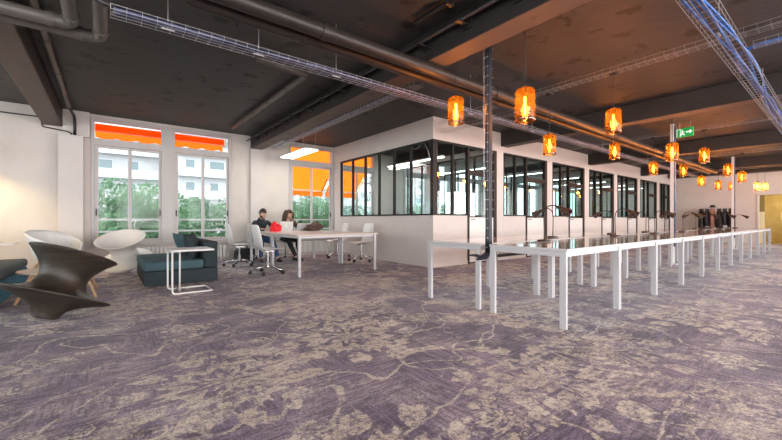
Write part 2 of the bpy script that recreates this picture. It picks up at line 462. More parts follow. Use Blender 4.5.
def wall_with_holes(a0, a1, z0, z1, holes, put):
    """splits a wall rectangle around holes (a0,a1,z0,z1) sorted along a"""
    cur = a0
    for h in sorted(holes):
        put(cur, h[0], z0, z1); put(h[0], h[1], z0, h[2]); put(h[0], h[1], h[3], z1); cur = h[1]
    put(cur, a1, z0, z1)
FW = [(-.26, 2.45), (3.96, 5.345), (5.52, 6.9), (8.1, 10.5), (10.65, 12.45), (12.98, 14.6), (15.0, 17.0), (17.85, 19.5), (19.9, 21.2)]
wb = MB()
def putf(a, b, z0, z1):
    if b - a > 1e-4 and z1 - z0 > 1e-4: wb.box(a, b, YW, YW + .22, z0, z1)
wall_with_holes(XL, XF, 0, ZC, [(a, b, .47, 3.12) for a, b in FW], putf)
struct('wall_front', wb, M['brickwall'])
wb = MB()
def putb(a, b, z0, z1):
    if b - a > 1e-4 and z1 - z0 > 1e-4: wb.box(a, b, YB - .2, YB, z0, z1)
BW = [(XL + .4 + i * 3.5, XL + .4 + i * 3.5 + 3.1) for i in range(8)]
wall_with_holes(XL, XF, 0, ZC, [(a, b, .5, 2.95) for a, b in BW], putb)
struct('wall_back', wb, M['wall'])
wb = MB()
def putl(a, b, z0, z1):
    if b - a > 1e-4 and z1 - z0 > 1e-4: wb.box(XL - .2, XL, a, b, z0, z1)
LW = [(YB + .5 + i * 3.8, YB + .5 + i * 3.8 + 3.3) for i in range(4)]
wall_with_holes(YB, YW, 0, ZC, [(a, b, .5, 2.95) for a, b in LW], putl)
struct('wall_left', wb, M['wall'])
# far wall with the doorway opening (Y 0.9 .. 2.37)
wb = MB()
wb.box(XF, XF + .2, 2.37, YW, 0, ZC); wb.box(XF, XF + .2, YB, .75, 0, ZC); wb.box(XF, XF + .2, .75, 2.37, 2.05, ZC)
struct('wall_right', wb, M['wall'])
# lobby behind the doorway
wb = MB()
wb.box(XF + 2.6, XF + 2.7, -.2, 3.6, 0, 2.7)
struct('wall_lobby', wb, M['ochre'])
wb = MB(); wb.box(XF + .2, XF + 2.6, 3.5, 3.6, 0, 2.7); wb.box(XF + .2, XF + 2.6, -.3, -.2, 0, 2.7)
struct('wall_lobby_side', wb, M['ochre'])
struct('floor_lobby', MB().box(XF, XF + 2.7, -.3, 3.6, -.12, -.001), pbr('lobby floor', (.36, .25, .10), .4))
struct('ceiling_lobby', MB().box(XF + .2, XF + 2.7, -.3, 3.6, 2.6, 2.7), M['cream'])
pl = ['tallest pale relief panel left of centre', 'pale relief panel at the centre', 'pale relief panel nearest the doorway jamb', 'upper pale relief panel at the right', 'smallest lowest pale relief panel']
for k, (y, z, w, h) in enumerate(((1.62, 1.32, .10, .5), (1.36, 1.15, .12, .42), (1.85, 1.0, .10, .35), (1.15, 1.45, .12, .4), (1.5, .75, .09, .3))):
    tag(MB().box(XF + 2.55, XF + 2.598, y, y + w, z, z + h).build('relief_panel', M['cream'], bevel=.006), pl[k] + ' on the ochre lobby wall', 'wall panel', 'relief panels in the lobby')
t = thing('door_panel', 'narrow pale glazed panel with dark ochre top just inside the lobby doorway', 'panel', (XF + .5, 2.35, 0))
MB().box(0, .04, -.1, .32, .0, 1.35).build('lower_panel', M['cream'], t)
MB().box(0, .04, -.1, .32, 1.352, 2.3).build('upper_panel', M['ochredark'], t)
tm = MB()
tm.box(XF - .025, XF - .001, 2.37, 2.43, 0, 2.11); tm.box(XF - .025, XF - .001, .69, .75, 0, 2.11); tm.box(XF - .025, XF - .001, .75, 2.37, 2.05, 2.11)
struct('trim_6', tm, M['wall'])
struct('baseboard_right', MB().box(XF - .018, XF - .001, 2.44, 9.6, 0, .09), M['wall'])

# beams (run across the room, towards the windows)
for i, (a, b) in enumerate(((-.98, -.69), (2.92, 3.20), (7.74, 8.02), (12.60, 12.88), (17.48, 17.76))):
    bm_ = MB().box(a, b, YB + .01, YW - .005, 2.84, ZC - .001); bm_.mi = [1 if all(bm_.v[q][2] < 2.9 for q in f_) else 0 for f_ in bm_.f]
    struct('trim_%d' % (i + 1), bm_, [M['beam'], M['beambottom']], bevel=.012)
struct('trim_7', MB().box(XF - .5, XF - .005, YB + .01, YO - .1, 2.98, ZC - .001), M['beam'])
# pilasters on the window wall
struct('trim_8', MB().box(-.74, -.37, 9.36, YW - .002, 0, 2.66), M['wall'], bevel=.006)
struct('trim_9', MB().box(2.90, 3.27, 9.52, YW - .002, 0, 2.838), M['wall'], bevel=.006)
struct('trim_10', MB().box(-.685, -.28, 9.52, YW - .002, 2.67, ZC - .002), M['wall'])
struct('baseboard_front', MB().box(3.28, 5.3, 9.60, YW - .001, 0, .09).box(-.26, 2.89, 9.60, YW - .001, 0, .09), M['wall'])

# windows in the front wall
wn = 0
def casement(x0, x1, z0=.47, z1=3.12, twin=1, trans=2.60):
    """grey frame with a transom light over two sliding sashes"""
    global wn
    wn += 1
    root = struct_empty('window_%d' % wn, ((x0 + x1) / 2, YW, z0))
    w = (x1 - x0) / 2; h = z1 - z0; tz = trans - z0
    f = MB(); y0, y1 = -.03, .10
    f.box(-w, -w + .055, y0, y1, 0, h).box(w - .055, w, y0, y1, 0, h).box(-w, w, y0, y1, h - .075, h).box(-w, w, y0, y1, 0, .06)
    f.box(-w, w, y0, y1, tz - .05, tz + .09)
    f.build('window_frame', M['frame'], root, bevel=.004)
    MB().box(-w + .055, w - .055, .03, .036, tz + .09, h - .075).build('transom_pane', M['glass'], root)
    for sx, off in ((-1, 0.0), (1, .03)):
        a, b = (-w + .056, .025) if sx < 0 else (-.025, w - .056)
        s_ = MB()
        s_.box(a, a + .065, off, off + .028, .06, tz - .05).box(b - .05, b, off, off + .028, .06, tz - .05)
        s_.box(a, b, off, off + .028, .06, .12).box(a, b, off, off + .028, tz - .10, tz - .05)
        so = s_.build('sash', M['frame'], root)
        MB().box(a + .06, b - .05, off + .011, off + .017, .12, tz - .10).build('pane', M['glass'], so)
        hx = a + .03 if sx < 0 else b - .025
        MB().box(hx - .012, hx + .012, off - .022, off, .62, .76).build('handle', M['rubber'], so)
    return root
casement(-.26, 1.02); casement(1.17, 2.45)
struct('trim_11', MB().box(1.02, 1.17, YW - .03, YW + .10, .47, 3.12), M['frame'])
casement(3.96, 5.345); casement(5.52, 6.9)
for a, b in ((8.1, 9.25), (9.35, 10.5), (10.65, 12.45), (12.98, 14.6), (15.0, 17.0), (17.85, 19.5), (19.9, 21.2)): casement(a, b)
struct('trim_12', MB().box(9.25, 9.35, YW - .03, YW + .10, .47, 3.12), M['frame'])
sl = MB()
for a, b in FW: sl.box(a - .02, b + .02, YW - .07, YW + .0, .44, .469)
struct('trim_13', sl, M['frame'])
def plain_window(n, put):
    pass
# windows behind the camera (same grey frames)
for a, b in BW:
    wn += 1
    root = struct_empty('window_%d' % wn, ((a + b) / 2, YB - .1, .5)); w = (b - a) / 2
    f = MB()
    f.box(-w, -w + .06, -.05, .05, 0, 2.45).box(w - .06, w, -.05, .05, 0, 2.45).box(-.04, .04, -.05, .05, 0, 2.45).box(-w, w, -.05, .05, 0, .06).box(-w, w, -.05, .05, 2.39, 2.45)
    f.build('window_frame', M['frame'], root)
    MB().box(-w + .06, -.04, -.003, .003, .06, 2.39).build('pane', M['glass'], root); MB().box(.04, w - .06, -.003, .003, .06, 2.39).build('pane', M['glass'], root)
for a, b in LW:
    wn += 1
    root = struct_empty('window_%d' % wn, (XL - .1, (a + b) / 2, .5)); w = (b - a) / 2
    f = MB()
    f.box(-.05, .05, -w, -w + .06, 0, 2.45).box(-.05, .05, w - .06, w, 0, 2.45).box(-.05, .05, -.04, .04, 0, 2.45).box(-.05, .05, -w, w, 0, .06).box(-.05, .05, -w, w, 2.39, 2.45)
    f.build('window_frame', M['frame'], root)
    MB().box(-.003, .003, -w + .06, -.04, .06, 2.39).build('pane', M['glass'], root); MB().box(-.003, .003, .04, w - .06, .06, 2.39).build('pane', M['glass'], root)

# ------------------------------------------------------------------ glazed offices
SILL = 1.12; HEAD = 2.68; T_ = .10
# side wall (plane X = XO), glass from Y 5.40 to 9.19
wb = MB()
wb.box(XO, XO + T_, YO, YW - .001, 0, SILL - .02); wb.box(XO, XO + T_, YO, YW - .001, HEAD + .02, ZC - .002); wb.box(XO, XO + T_, 9.21, YW - .001, SILL - .02, HEAD + .02)
struct('wall_office_side', wb, M['wall'])
wn += 1
root = struct_empty('window_%d' % wn, (XO, 0, 0))
ys = [5.46, 6.12, 6.72, 7.32, 7.94, 8.56, 9.19]
f = MB()
f.box(-.012, T_ + .01, YO, 9.21, SILL - .02, SILL + .015); f.box(-.012, T_ + .01, YO, 9.21, HEAD - .015, HEAD + .02)
for y in ys[1:]:
    f.box(-.012, .05, y - .022, y + .022, SILL, HEAD)
f.build('window_frame', M['blackframe'], root)
for y0, y1 in zip(ys[:-1], ys[1:]):
    MB().box(.018, .024, y0 + .02, y1 - .02, SILL + .015, HEAD - .015).build('pane', M['oglass'], root)
struct('trim_14', MB().box(XO - .014, XO + .11, YO - .014, YO + .075, SILL - .02, HEAD + .02), M['blackframe'])
struct('baseboard_office', MB().box(XO - .014, XO - .001, YO, 9.6, 0, .10), M['wall'])
# front wall, seven bays, each two panes and a door
bays = [(5.47, 7.56), (7.855, 9.96), (10.275, 12.33), (12.68, 14.72), (15.06, 17.10), (17.44, 19.5), (19.92, 21.40)]
wb = MB()
wb.box(XO + T_ + .0, XF - .001, YO, YO + T_, HEAD + .02, ZC - .002)
prev = None
for i, (a, b) in enumerate(bays):
    dx = a + (b - a) * .49
    wb.box(a if i else XO + T_, dx, YO, YO + T_, 0, SILL - .02)
    nxt = bays[i + 1][0] if i + 1 < len(bays) else XF - .001
    wb.box(b, nxt, YO, YO + T_, 0, HEAD + .02)
struct('wall_office_front', wb, M['wall'])
for i, (a, b) in enumerate(bays):
    dx = a + (b - a) * .49; mx = (a + dx) / 2
    wn += 1
    root = struct_empty('window_%d' % wn, (a, YO, 0))
    f = MB(); y0, y1 = -.012, .06; W_ = b - a
    f.box(0, dx - a, y0, T_ + .008, SILL - .02, SILL + .015)
    f.box(0, W_, y0, T_ + .008, HEAD - .015, HEAD + .02)
    if i: f.box(0, .035, y0, y1, SILL, HEAD)
    f.box(mx - a - .022, mx - a + .022, y0, y1, SILL, HEAD)
    f.build('window_frame', M['blackframe'], root)
    MB().box(.035, mx - a - .022, .018, .024, SILL + .015, HEAD - .015).build('pane', M['oglass'], root)
    MB().box(mx - a + .022, dx - a - .03, .018, .024, SILL + .015, HEAD - .015).build('pane', M['oglass'], root)
    droot = struct_empty('door_%d' % (i + 1), (dx, YO, 0)); w = b - dx
    f = MB()
    f.box(-.03, .035, y0, .07, .0, HEAD - .016); f.box(w - .125, w, y0, .07, 0, HEAD - .016); f.box(.035, w - .125, y0, .07, 2.08, 2.15)
    f.build('door_frame', M['blackframe'], droot)
    MB().box(.035, w - .125, .02, .026, 2.15, HEAD - .016).build('transom_pane', M['oglass'], droot)
    lf = MB().box(.04, w - .13, .0, .05, .03, 1.06).build('door_leaf', M['whiteplastic'], droot)
    st = MB(); st.box(.04, .075, .0, .05, 1.06, 2.075).box(w - .17, w - .13, .0, .05, 1.06, 2.075).box(.075, w - .17, 0, .05, 2.03, 2.075).box(.075, w - .17, 0, .05, 1.06, 1.09)
    st.build('door_stile', M['blackframe'], droot)
    MB().box(.075, w - .17, .02, .026, 1.09, 2.03).build('door_pane', M['oglass'], droot)
    h = MB(); h.tube([(.10, -.05, 1.02), (.20, -.05, 1.02)], .009).tube([(.10, .0, 1.02), (.10, -.052, 1.02)], .009)
    h.build('door_handle', M['blackframe'], droot)
    MB().box(.036, w - .126, .005, .045, .0, .03).build('threshold', M['blackframe'], droot)
bf = MB()
for i, (a, b) in enumerate(bays):
    dx = a + (b - a) * .49
    s0 = XO if i == 0 else bays[i - 1][1] + .002
    bf.box(s0, dx - .035, YO - .014, YO - .001, 0, .09)
struct('baseboard_office_front', bf, M['wall'])
# glass partitions between the offices
pn = 0
for i, x in enumerate([7.66, 10.10, 12.44, 14.86, 17.24, 19.68]):
    wb = MB(); y0, y1 = YO + T_ + .002, YW - .04
    wb.box(x, x + .08, y0, y1, 0, SILL - .02); wb.box(x, x + .08, y0, y1, HEAD + .02, 2.838 if i in (0, 2, 4) else ZC - .002)
    struct('wall_partition_%s' % 'abcdef'[i], wb, M['wall'])
    wn += 1
    root = struct_empty('window_%d' % wn, (x, 0, 0))
    f = MB(); n = 6
    f.box(.0, .08, y0, y1, SILL - .02, SILL + .015).box(0, .08, y0, y1, HEAD - .015, HEAD + .02)
    yy = [y0 + (y1 - y0) * k / n for k in range(n + 1)]
    for y in yy: f.box(.01, .06, max(y - .022, y0), min(y + .022, y1), SILL, HEAD)
    f.build('window_frame', M['blackframe'], root)
    for a, b in zip(yy[:-1], yy[1:]):
        MB().box(.03, .036, a + .022, b - .022, SILL + .015, HEAD - .015).build('pane', M['oglass'], root)
# linear lamps inside the offices
olab = ['first', 'second', 'third', 'fourth', 'fifth', 'sixth', 'seventh']
for i, (a, b) in enumerate(bays):
    cx = (a + b) / 2
    t = thing('linear_lamp', 'white linear ceiling lamp inside the %s glazed office from the corner' % olab[i], 'ceiling lamp', (cx, 7.3, 2.55), 0, 'office strip lamps')
    MB().rbox(-.06, .06, -1.1, 1.1, .012, .05, .008).build('lamp_housing', M['whiteplastic'], t)
    MB().box(-.055, .055, -1.08, 1.08, .0, .0118).build('diffuser', M['ledoff'], t)
    top = ZC - 2.55 - .002
    for sy in (-.9, .9): MB().tube([(0, sy, .05), (0, sy, top)], .004, 5).build('suspension_wire', M['galv'], t)
c = MB(); c.tube(rounded([(5.95, 6.9, ZC - .002), (5.95, 6.9, 2.95), (6.0, 6.65, 2.72), (6.05, 6.4, 2.9), (6.1, 6.3, 2.66), (6.12, 6.28, 2.5)], .12), .008, 6)
tag(c.build('loose_cable', M['whiteplastic'], smooth=True), 'loose white cable dangling from the ceiling of the corner office', 'cable')

# ------------------------------------------------------------------ bench desks
PITCH = 1.247; X0 = 3.30
HD = .736
def make_desk():
    t = thing('bench_desk', '', 'desk')
    L = PITCH - .004; D = .85
    MB().rbox(0, L, 0, D, HD - .025, HD, .004, 2).build('tabletop', M['desk'], t)
    f = MB()
    for y in (.025, D - .06): f.box(.031, L - .031, y, y + .035, HD - .075, HD - .0255)
    for x in (.004, L - .034): f.box(x, x + .03, .06, D - .06, HD - .075, HD - .0255)
    f.build('desk_frame', M['deskmetal'], t)
    for x in (.001, L - .031):
        for y in (.012, D - .072):
            MB().box(x, x + .03, y, y + .06, 0, HD - .0255).build('leg', M['deskmetal'], t)
    return t
d0 = make_desk(); d0['group'] = 'long white bench desks'
rows = [('near', 1.58), ('far', 2.545)]
for ri, (rn, y) in enumerate(rows):
    for k in range(11):
        lab = 'white bench desk, %s from the camera end in the row %s' % (ORD[k], 'nearest the open floor' if ri == 0 else 'nearest the glazed offices')
        loc = (X0 - .03 + k * PITCH, y, 0)
        if ri == 0 and k == 0: d0.location = loc; d0['label'] = lab
        else: dup(d0, loc, label=lab)
# wire baskets slung under the inner edge of the first desks
b = MB()
for y in (2.36, 2.41): b.tube([(3.35, y, .60), (4.35, y, .60)], .006, 5)
for k in range(21): b.tube([(3.35 + k * .05, 2.34, .655), (3.35 + k * .05, 2.345, .60), (3.35 + k * .05, 2.42, .60), (3.35 + k * .05, 2.428, .655)], .003, 4)
tk = thing('cable_basket', 'dark wire cable basket slung under the front desk of the open side row', 'cable basket', (0, 0, 0))
b.build('wire_basket', M['conduit'], tk)
c = MB()
for k in range(4): c.tube([(3.37, 2.36 + k * .014, .615), (3.8, 2.37 + k * .012, .618), (4.33, 2.36 + k * .014, .615)], .006, 5)
c.build('cables', M['conduit'], tk)
# small loose cables on the first desk
c = MB()
for k in range(3):
    c.tube([(4.0 - .28 + k * .1, 2.20 + k * .03, HD + .006), (3.85 + k * .1, 2.28, HD + .006), (4.0 + k * .08, 2.24 + .02 * k, HD + .006), (4.1, 2.30, HD + .006)], .005, 5)
tag(c.build('desk_cable', M['conduit']), 'loose dark cables lying on the first desk by the lamp', 'cable')

# desk lamps
def make_lamp():
    t = thing('desk_lamp', '', 'desk lamp')
    smooth_by_angle(MB().lathe([(0, 0), (.072, 0), (.078, .004), (.078, .016), (.070, .024), (.02, .028), (0, .028)], 24).build('lamp_base', M['lampblack'], t))
    pts = [(0, 0, .02), (0, 0, .10), (0, .004, .30)] + [(0, -.10 + .10 * math.cos(a), .34 + .10 * math.sin(a)) for a in [PI * k / 10 for k in range(0, 8)]]
    MB().tube(pts, .0065, 8).build('gooseneck', M['brass'], t, smooth=True)
    e = Vector(pts[-1]); dirv = Vector((0, -.80, -.45)).normalized()
    R = dirv.to_track_quat('Z', 'Y').to_matrix().to_4x4(); T = Matrix.Translation(e) @ R
    prof = [(0, -.012), (.014, -.012), (.018, .01), (.024, .04), (.040, .11), (.054, .165), (.0515, .165), (.037, .11), (.021, .04), (.012, .018), (0, .018)]
    sh = MB(); sh.lathe(prof, 20, T); s_ = smooth_by_angle(sh.build('lamp_shade', M['lampblack'], t), 50)
    MB().ball((0, 0, .09), .024, 10, 8, T).build('bulb', M['lampinside'], t, smooth=True)
    return t
lampA = make_lamp(); first = True
near = [4.18, 6.33, 8.2, 10.08, 11.75, 13.9, 16.0]; far = [5.19, 7.32, 9.13, 11.2, 13.2, 15.2]
for i, x in enumerate(near):
    lab = 'dark cone desk lamp leaning over the open side desk row, %s from the camera' % ORD[i]
    if first: lampA.location = (x, 2.30, HD); lampA['label'] = lab; lampA['group'] = 'dark desk lamps'; first = False
    else: dup(lampA, (x, 2.30, HD), 0, lab)
for i, x in enumerate(far):
    dup(lampA, (x, 2.72, HD), PI, 'dark cone desk lamp leaning over the office side desk row, %s from the camera' % ORD[i])

# ------------------------------------------------------------------ pendants
def pendant_mesh():
    out = {}
    return out
PEND = [  # x, row, bottom z, top anchor
 (3.27, 0, 1.98, ZC), (3.32, 1, 2.16, ZC), (5.44, 0, 2.19, 3.0), (5.52, 1, 2.03, 3.0), (8.08, 0, 2.07, ZC), (8.09, 1, 2.235, ZC),
 (10.42, 0, 2.265, 3.0), (10.42, 1, 2.09, 3.0), (12.93, 0, 2.16, ZC), (12.97, 1, 2.25, ZC), (14.95, 0, 2.13, 3.0), (15.0, 1, 2.09, 3.0),
 (17.8, 0, 2.0, ZC), (17.4, 1, 2.1, 2.84), (19.7, 0, 2.1, 3.0), (19.75, 1, 2.2, 3.0)]
PH = .325; PR = .096
proto = None
for i, (x, row, zb, top) in enumerate(PEND):
    y = 2.0 if row == 0 else 2.95
    clear = i in (12, 14)
    lab = '%s glass pendant lamp hanging over the %s desk row, %s from the camera' % ('clear' if clear else 'amber', 'open side' if row == 0 else 'office side', ORD[i // 2])
    if proto is None:
        t = thing('pendant_lamp', lab, 'pendant lamp', (x, y, zb), 0, 'glass pendant lamps')
        prof = [(.085, .004), (PR - .008, .0), (PR, .012), (PR, PH - .035), (PR - .008, PH - .014), (PR - .028, PH - .002), (.035, PH), (.035, PH + .004)]
        sg = smooth_by_angle(MB().lathe(prof, 28).build('glass_shade', M['amber'], t), 60)
        rim = MB().lathe([(PR - .004, .002), (PR + .002, .012), (PR + .002, .03), (PR - .004, .034), (PR - .006, .018)], 28, close=True)
        smooth_by_angle(rim.build('glass_rim', M['clearglass'], t), 60)
        MB().lathe([(0, PH - .07), (.022, PH - .07), (.024, PH + .0), (.040, PH + .006), (.040, PH + .014), (.012, PH + .03), (0, PH + .03)], 16).build('lamp_holder', M['brass'], t, smooth=False)
        bu = MB().lathe([(0, .045), (.012, .05), (.016, .07), (.016, PH - .09), (.012, PH - .065), (0, PH - .06)], 14).build('bulb', thin_glass('bulb glass', (1, .9, .7), .1, 0, .005), t, smooth=True)
        fm = MB()
        for k in range(2): fm.tube([(.006 * (2 * k - 1), 0, .065), (.007 * (2 * k - 1), 0, PH - .08)], .0048, 6)
        fm.build('filament', M['filament'], bu)
        proto = t
    else:
        t = dup(proto, (x, y, zb), 0, lab)
        if clear:
            for c_ in bpy.data.objects:
                if c_.parent is t and c_.name.startswith('glass_shade'):
                    c_.data = c_.data.copy(); c_.data.materials[0] = M['clearamber'] if 'clearamber' in M else M['clearglass']
    # cord and canopy have their own length
    # (added after the loop so that copies do not inherit them)
for o in [o for o in list(bpy.data.objects) if o.name.startswith('pendant_lamp') and o.parent is None]:
    for (x, row, zb, top) in PEND:
        if abs(o.location.x - x) < 1e-4 and abs(o.location.z - zb) < 1e-4:
            MB().tube([(0, 0, PH + .02), (0, 0, top - zb - .02)], .0045, 6).build('cord', M['conduit'], o)
            MB().lathe([(0, top - zb - .03), (.03, top - zb - .03), (.055, top - zb - .012), (.055, top - zb - .001), (0, top - zb - .001)], 16).build('canopy', M['conduit'], o)
            ld = bpy.data.lights.new('pendant_glow', 'POINT'); ld.energy = 12; ld.color = (1, .45, .13); ld.shadow_soft_size = .05
            lo = bpy.data.objects.new('pendant_glow', ld); COL.objects.link(lo); lo.parent = o; lo.location = (0, 0, .18)

# ------------------------------------------------------------------ cable trays, pipes
def wire_tray(name, label, p0, p1, w=.2, h=.06, step=.1, rungs=True):
    """open wire basket tray running from p0 to p1 (horizontal)"""
    p0, p1 = Vector(p0), Vector(p1); dv = (p1 - p0); L = dv.length; u = dv.normalized(); s_ = Vector((-u.y, u.x, 0)); z = Vector((0, 0, 1))
    m = MB(); r = .0023
    for a, b in ((-w / 2, 0), (-w / 6, 0), (w / 6, 0), (w / 2, 0), (-w / 2, h), (w / 2, h)):
        m.tube([p0 + s_ * a + z * b, p1 + s_ * a + z * b], r, 5)
    n = int(L / step)
    for k in range(n + 1):
        q = p0 + u * min(k * step, L)
        m.tube([q - s_ * w / 2 + z * (h + .006), q - s_ * w / 2 - z * .006, q + s_ * w / 2 - z * .006, q + s_ * w / 2 + z * (h + .006)], r * .85, 4)
    o = m.build(name, M['galv']); tag(o, label, 'cable tray')
    return o
def rods(name, label, pts, r=.004, mat='galv', up=ZC):
    t = thing(name, label, 'hanger', (0, 0, 0))
    for (x, y, z) in pts:
        MB().tube([(x, y, z), (x, y, up - .001)], r, 6).box(x - .05, x + .05, y - .008, y + .008, z - .012, z - .001).build('hanger_rod', M[mat], t)
    return t
def cables(name, label, path, n, spread, r, mat, seed=1, axis=(0, 1, 0)):
    R = random.Random(seed); m = MB(); ax = Vector(axis)
    for k in range(n):
        o = ax * ((k + .5) / n - .5) * spread
        pts = []
        for p in path: pts.append(Vector(p) + o + ax * R.uniform(-1, 1) * spread * .12 + Vector((0, 0, R.uniform(0, 1.2) * r)))
        m.tube(pts, r, 6)
    return tag(m.build(name, M[mat], smooth=True), label, 'cable')
def lin(p0, p1, n): return [tuple(Vector(p0).lerp(Vector(p1), i / n)) for i in range(n + 1)]

ZT = 2.60
wire_tray('cable_tray', 'long galvanised wire cable tray beside the twin black pipes', (.02, 3.53, ZT), (17.0, 3.53, ZT), .16, .035)
cables('cable_bundle', 'blue and violet data cables lying in the tray beside the twin pipes', lin((.04, 3.53, ZT + .012), (16.9, 3.53, ZT + .012), 30), 6, .11, .010, 'palecable', 3)
cables('cable_bundle', 'dark blue cables at the lounge end of the long tray', lin((.04, 3.53, ZT + .03), (5.2, 3.53, ZT + .03), 12), 4, .09, .011, 'navycable', 4)
rods('tray_hanger', 'thin rods hanging the long tray beside the twin pipes', [(.4, 3.53, ZT), (1.15, 3.53, ZT), (2.0, 3.53, ZT), (4.3, 3.53, ZT), (6.0, 3.53, ZT), (9.0, 3.53, ZT), (12.0, 3.53, ZT), (15.5, 3.53, ZT)])
c = MB(); c.tube(rounded([(.05, 3.5, ZT + .04), (-.08, 3.5, ZT + .05), (-.12, 3.46, ZT + .25), (-.12, 3.40, ZC - .001)], .1), .022, 8)
tag(c.build('cable_sleeve', M['conduit'], smooth=True), 'black flexible sleeve rising to the ceiling at the lounge end of the long tray', 'cable sleeve')

ZR = 2.78
wire_tray('cable_tray', 'wide wire cable tray with blue cables above the open floor at right', (2.6, .775, ZR), (21.0, .775, ZR), .20, .06, .14)
R7 = random.Random(5); m = MB()
for k in range(9):
    ph = R7.uniform(0, 6); am = R7.uniform(.02, .05); b0 = (k - 4) * .011
    m.tube([(x, .775 + b0 + am * math.sin(x * 1.3 + ph) + .03 * math.sin(x * .7), ZR + .012 + .006 * (k % 3)) for x in [2.6 + .3 * i for i in range(60)]], .0075, 6)
tag(m.build('cable_bundle', M['bluecable'], smooth=True), 'bright blue data cables wandering along the wide tray at right', 'cable')
rods('tray_hanger', 'rods holding the wide blue cable tray at right', [(4.6, .775, ZR), (7.4, .775, ZR), (10.5, .775, ZR), (15, .775, ZR)])
# branch that bends off to the right
wire_tray('cable_tray', 'short wire tray branching right from the wide tray', (5.3, .62, ZR + .02), (5.3, -2.2, ZR + .02), .10, .05, .09)
m = MB()
for k in range(5):
    o = (k - 2) * .014
    m.tube(rounded([(6.1, .80 + o, ZR + .02), (5.3 + o, .78 + o, ZR + .035), (5.3 + o, -2.2, ZR + .035)], .28, 8), .009, 6)
tag(m.build('cable_bundle', M['bluecable'], smooth=True), 'blue cables bending into the short branch tray at right', 'cable')

wire_tray('cable_tray', 'wire cable tray running under the beam near the hanging lamp panel', (3.32, 3.62, 2.82), (3.32, 9.2, 2.82), .16, .05)
cables('cable_bundle', 'pale cables in the tray beside the beam above the meeting table', lin((3.32, 3.65, 2.832), (3.32, 9.1, 2.832), 14), 4, .08, .010, 'palecable', 6, (1, 0, 0))
for i, (x, y1) in enumerate(((5.40, 5.36), (10.35, 4.9), (14.95, 4.9), (19.65, 4.9))):
    z = 3.0
    wire_tray('cable_tray', 'wire cable tray crossing the ceiling, %s one carrying pendant lamps' % ORD[i], (x, -3.0, z), (x, y1, z), .15, .05, .10 if i < 2 else .14)
wire_tray('cable_tray', 'lower wire cable tray meeting the office corner fascia', (5.62, 3.6, 2.86), (5.62, 5.38, 2.86), .15, .05)

# twin pipes
def pipe(name, label, pts, r, mat, collars=(), n=16):
    t = thing(name, label, 'pipe', (0, 0, 0))
    MB().tube(pts, r, n).build('pipe_run', M[mat], t, smooth=True)
    for (p, q) in collars:
        MB().tube([p, q], r * 1.13, n).build('pipe_collar', M[mat], t)
    return t
def xcol(y, z, xs): return [((x - .035, y, z), (x + .035, y, z)) for x in xs]
pipe('ceiling_pipe', 'thick black ceiling pipe nearer the desks, of the twin pipes', rounded([(.32, 3.05, 3.179), (.32, 3.05, 2.765), (17.6, 3.05, 2.765)], .14, 6), .068, 'pipe', xcol(3.05, 2.765, [1.6, 4.05, 4.25, 8.4, 11.4]))
pipe('ceiling_pipe', 'thick black ceiling pipe nearer the windows, of the twin pipes', rounded([(.45, 3.24, 3.179), (.45, 3.24, 2.752), (17.6, 3.24, 2.752)], .12, 6), .055, 'pipe', xcol(3.24, 2.752, [1.5, 4.5, 8.6, 12]))
# two pipes with elbows at upper left
pipe('elbow_pipe', 'grey pipe with elbow at upper left, nearer the camera', rounded([(-4.5, 4.30, 2.75), (-.24, 4.30, 2.75), (-.24, -1.5, 2.75)], .12, 6), .055, 'greypipe', [((-.24, 4.16, 2.75), (-.24, 4.10, 2.75)), ((-.42, 4.30, 2.75), (-.36, 4.30, 2.75))])
pipe('elbow_pipe', 'grey pipe with elbow at upper left, nearer the windows', rounded([(-4.5, 4.46, 2.75), (-.05, 4.46, 2.75), (-.05, -1.5, 2.75)], .12, 6), .055, 'greypipe', [((-.05, 4.30, 2.75), (-.05, 4.24, 2.75)), ((-.23, 4.46, 2.75), (-.17, 4.46, 2.75))])
pipe('ceiling_conduit', 'grey conduit beside the left beam ending in a black pipe down the wall', [(-.56, -1, 3.09), (-.56, 8.9, 3.09)], .04, 'greypipe', [((-.56, y, 3.09), (-.56, y + .05, 3.09)) for y in (2.6, 3.6, 4.6, 5.7, 6.9, 8.1)])
c = MB(); c.tube(rounded([(-.56, 8.88, 3.09), (-.53, 9.2, 3.07), (-.50, 9.44, 3.02), (-.50, 9.45, 2.662)], .1), .026, 8)
c.tube(rounded([(-3.5, 9.60, 2.98), (-.99, 9.60, 2.98), (-.985, 9.60, 2.80), (-.6, 9.50, 2.74), (-.55, 9.46, 2.70), (-.55, 9.46, 2.662)], .05), .012, 6)
tag(c.build('wall_cable', M['conduit'], smooth=True), 'black cables looping under the left beam into the white column', 'cable')
pipe('ceiling_pipe', 'pale grey pipe on the ceiling over the lounge with a bend', rounded([(1.55, 4.80, 3.11), (2.3, 4.90, 3.11), (2.28, 5.1, 3.11), (2.26, 8.75, 3.11)], .15, 6), .042, 'greypipe', [((2.27, y, 3.11), (2.27, y + .05, 3.11)) for y in (5.6, 6.4, 7.2, 8.0)])
t = thing('conduit_rack', 'black conduits clipped along the side of the beam over the lounge', 'conduit', (0, 0, 0))
MB().tube([(2.86, .5, 3.06), (2.86, 9.5, 3.06)], .022, 8).build('conduit', M['conduit'], t, smooth=True)
MB().tube([(2.80, .5, 3.02), (2.80, 9.5, 3.02)], .016, 8).build('conduit', M['conduit'], t, smooth=True)
for k in range(14):
    y = 1.2 + k * .6
    MB().box(2.74, 2.915, y, y + .05, 2.985, 3.0).box(2.895, 2.915, y - .03, y + .08, 2.96, 3.14).build('bracket', M['conduit'], t)
t = thing('conduit_rack', 'thin black conduit with clips on the ceiling behind the twin pipes', 'conduit', (0, 0, 0))
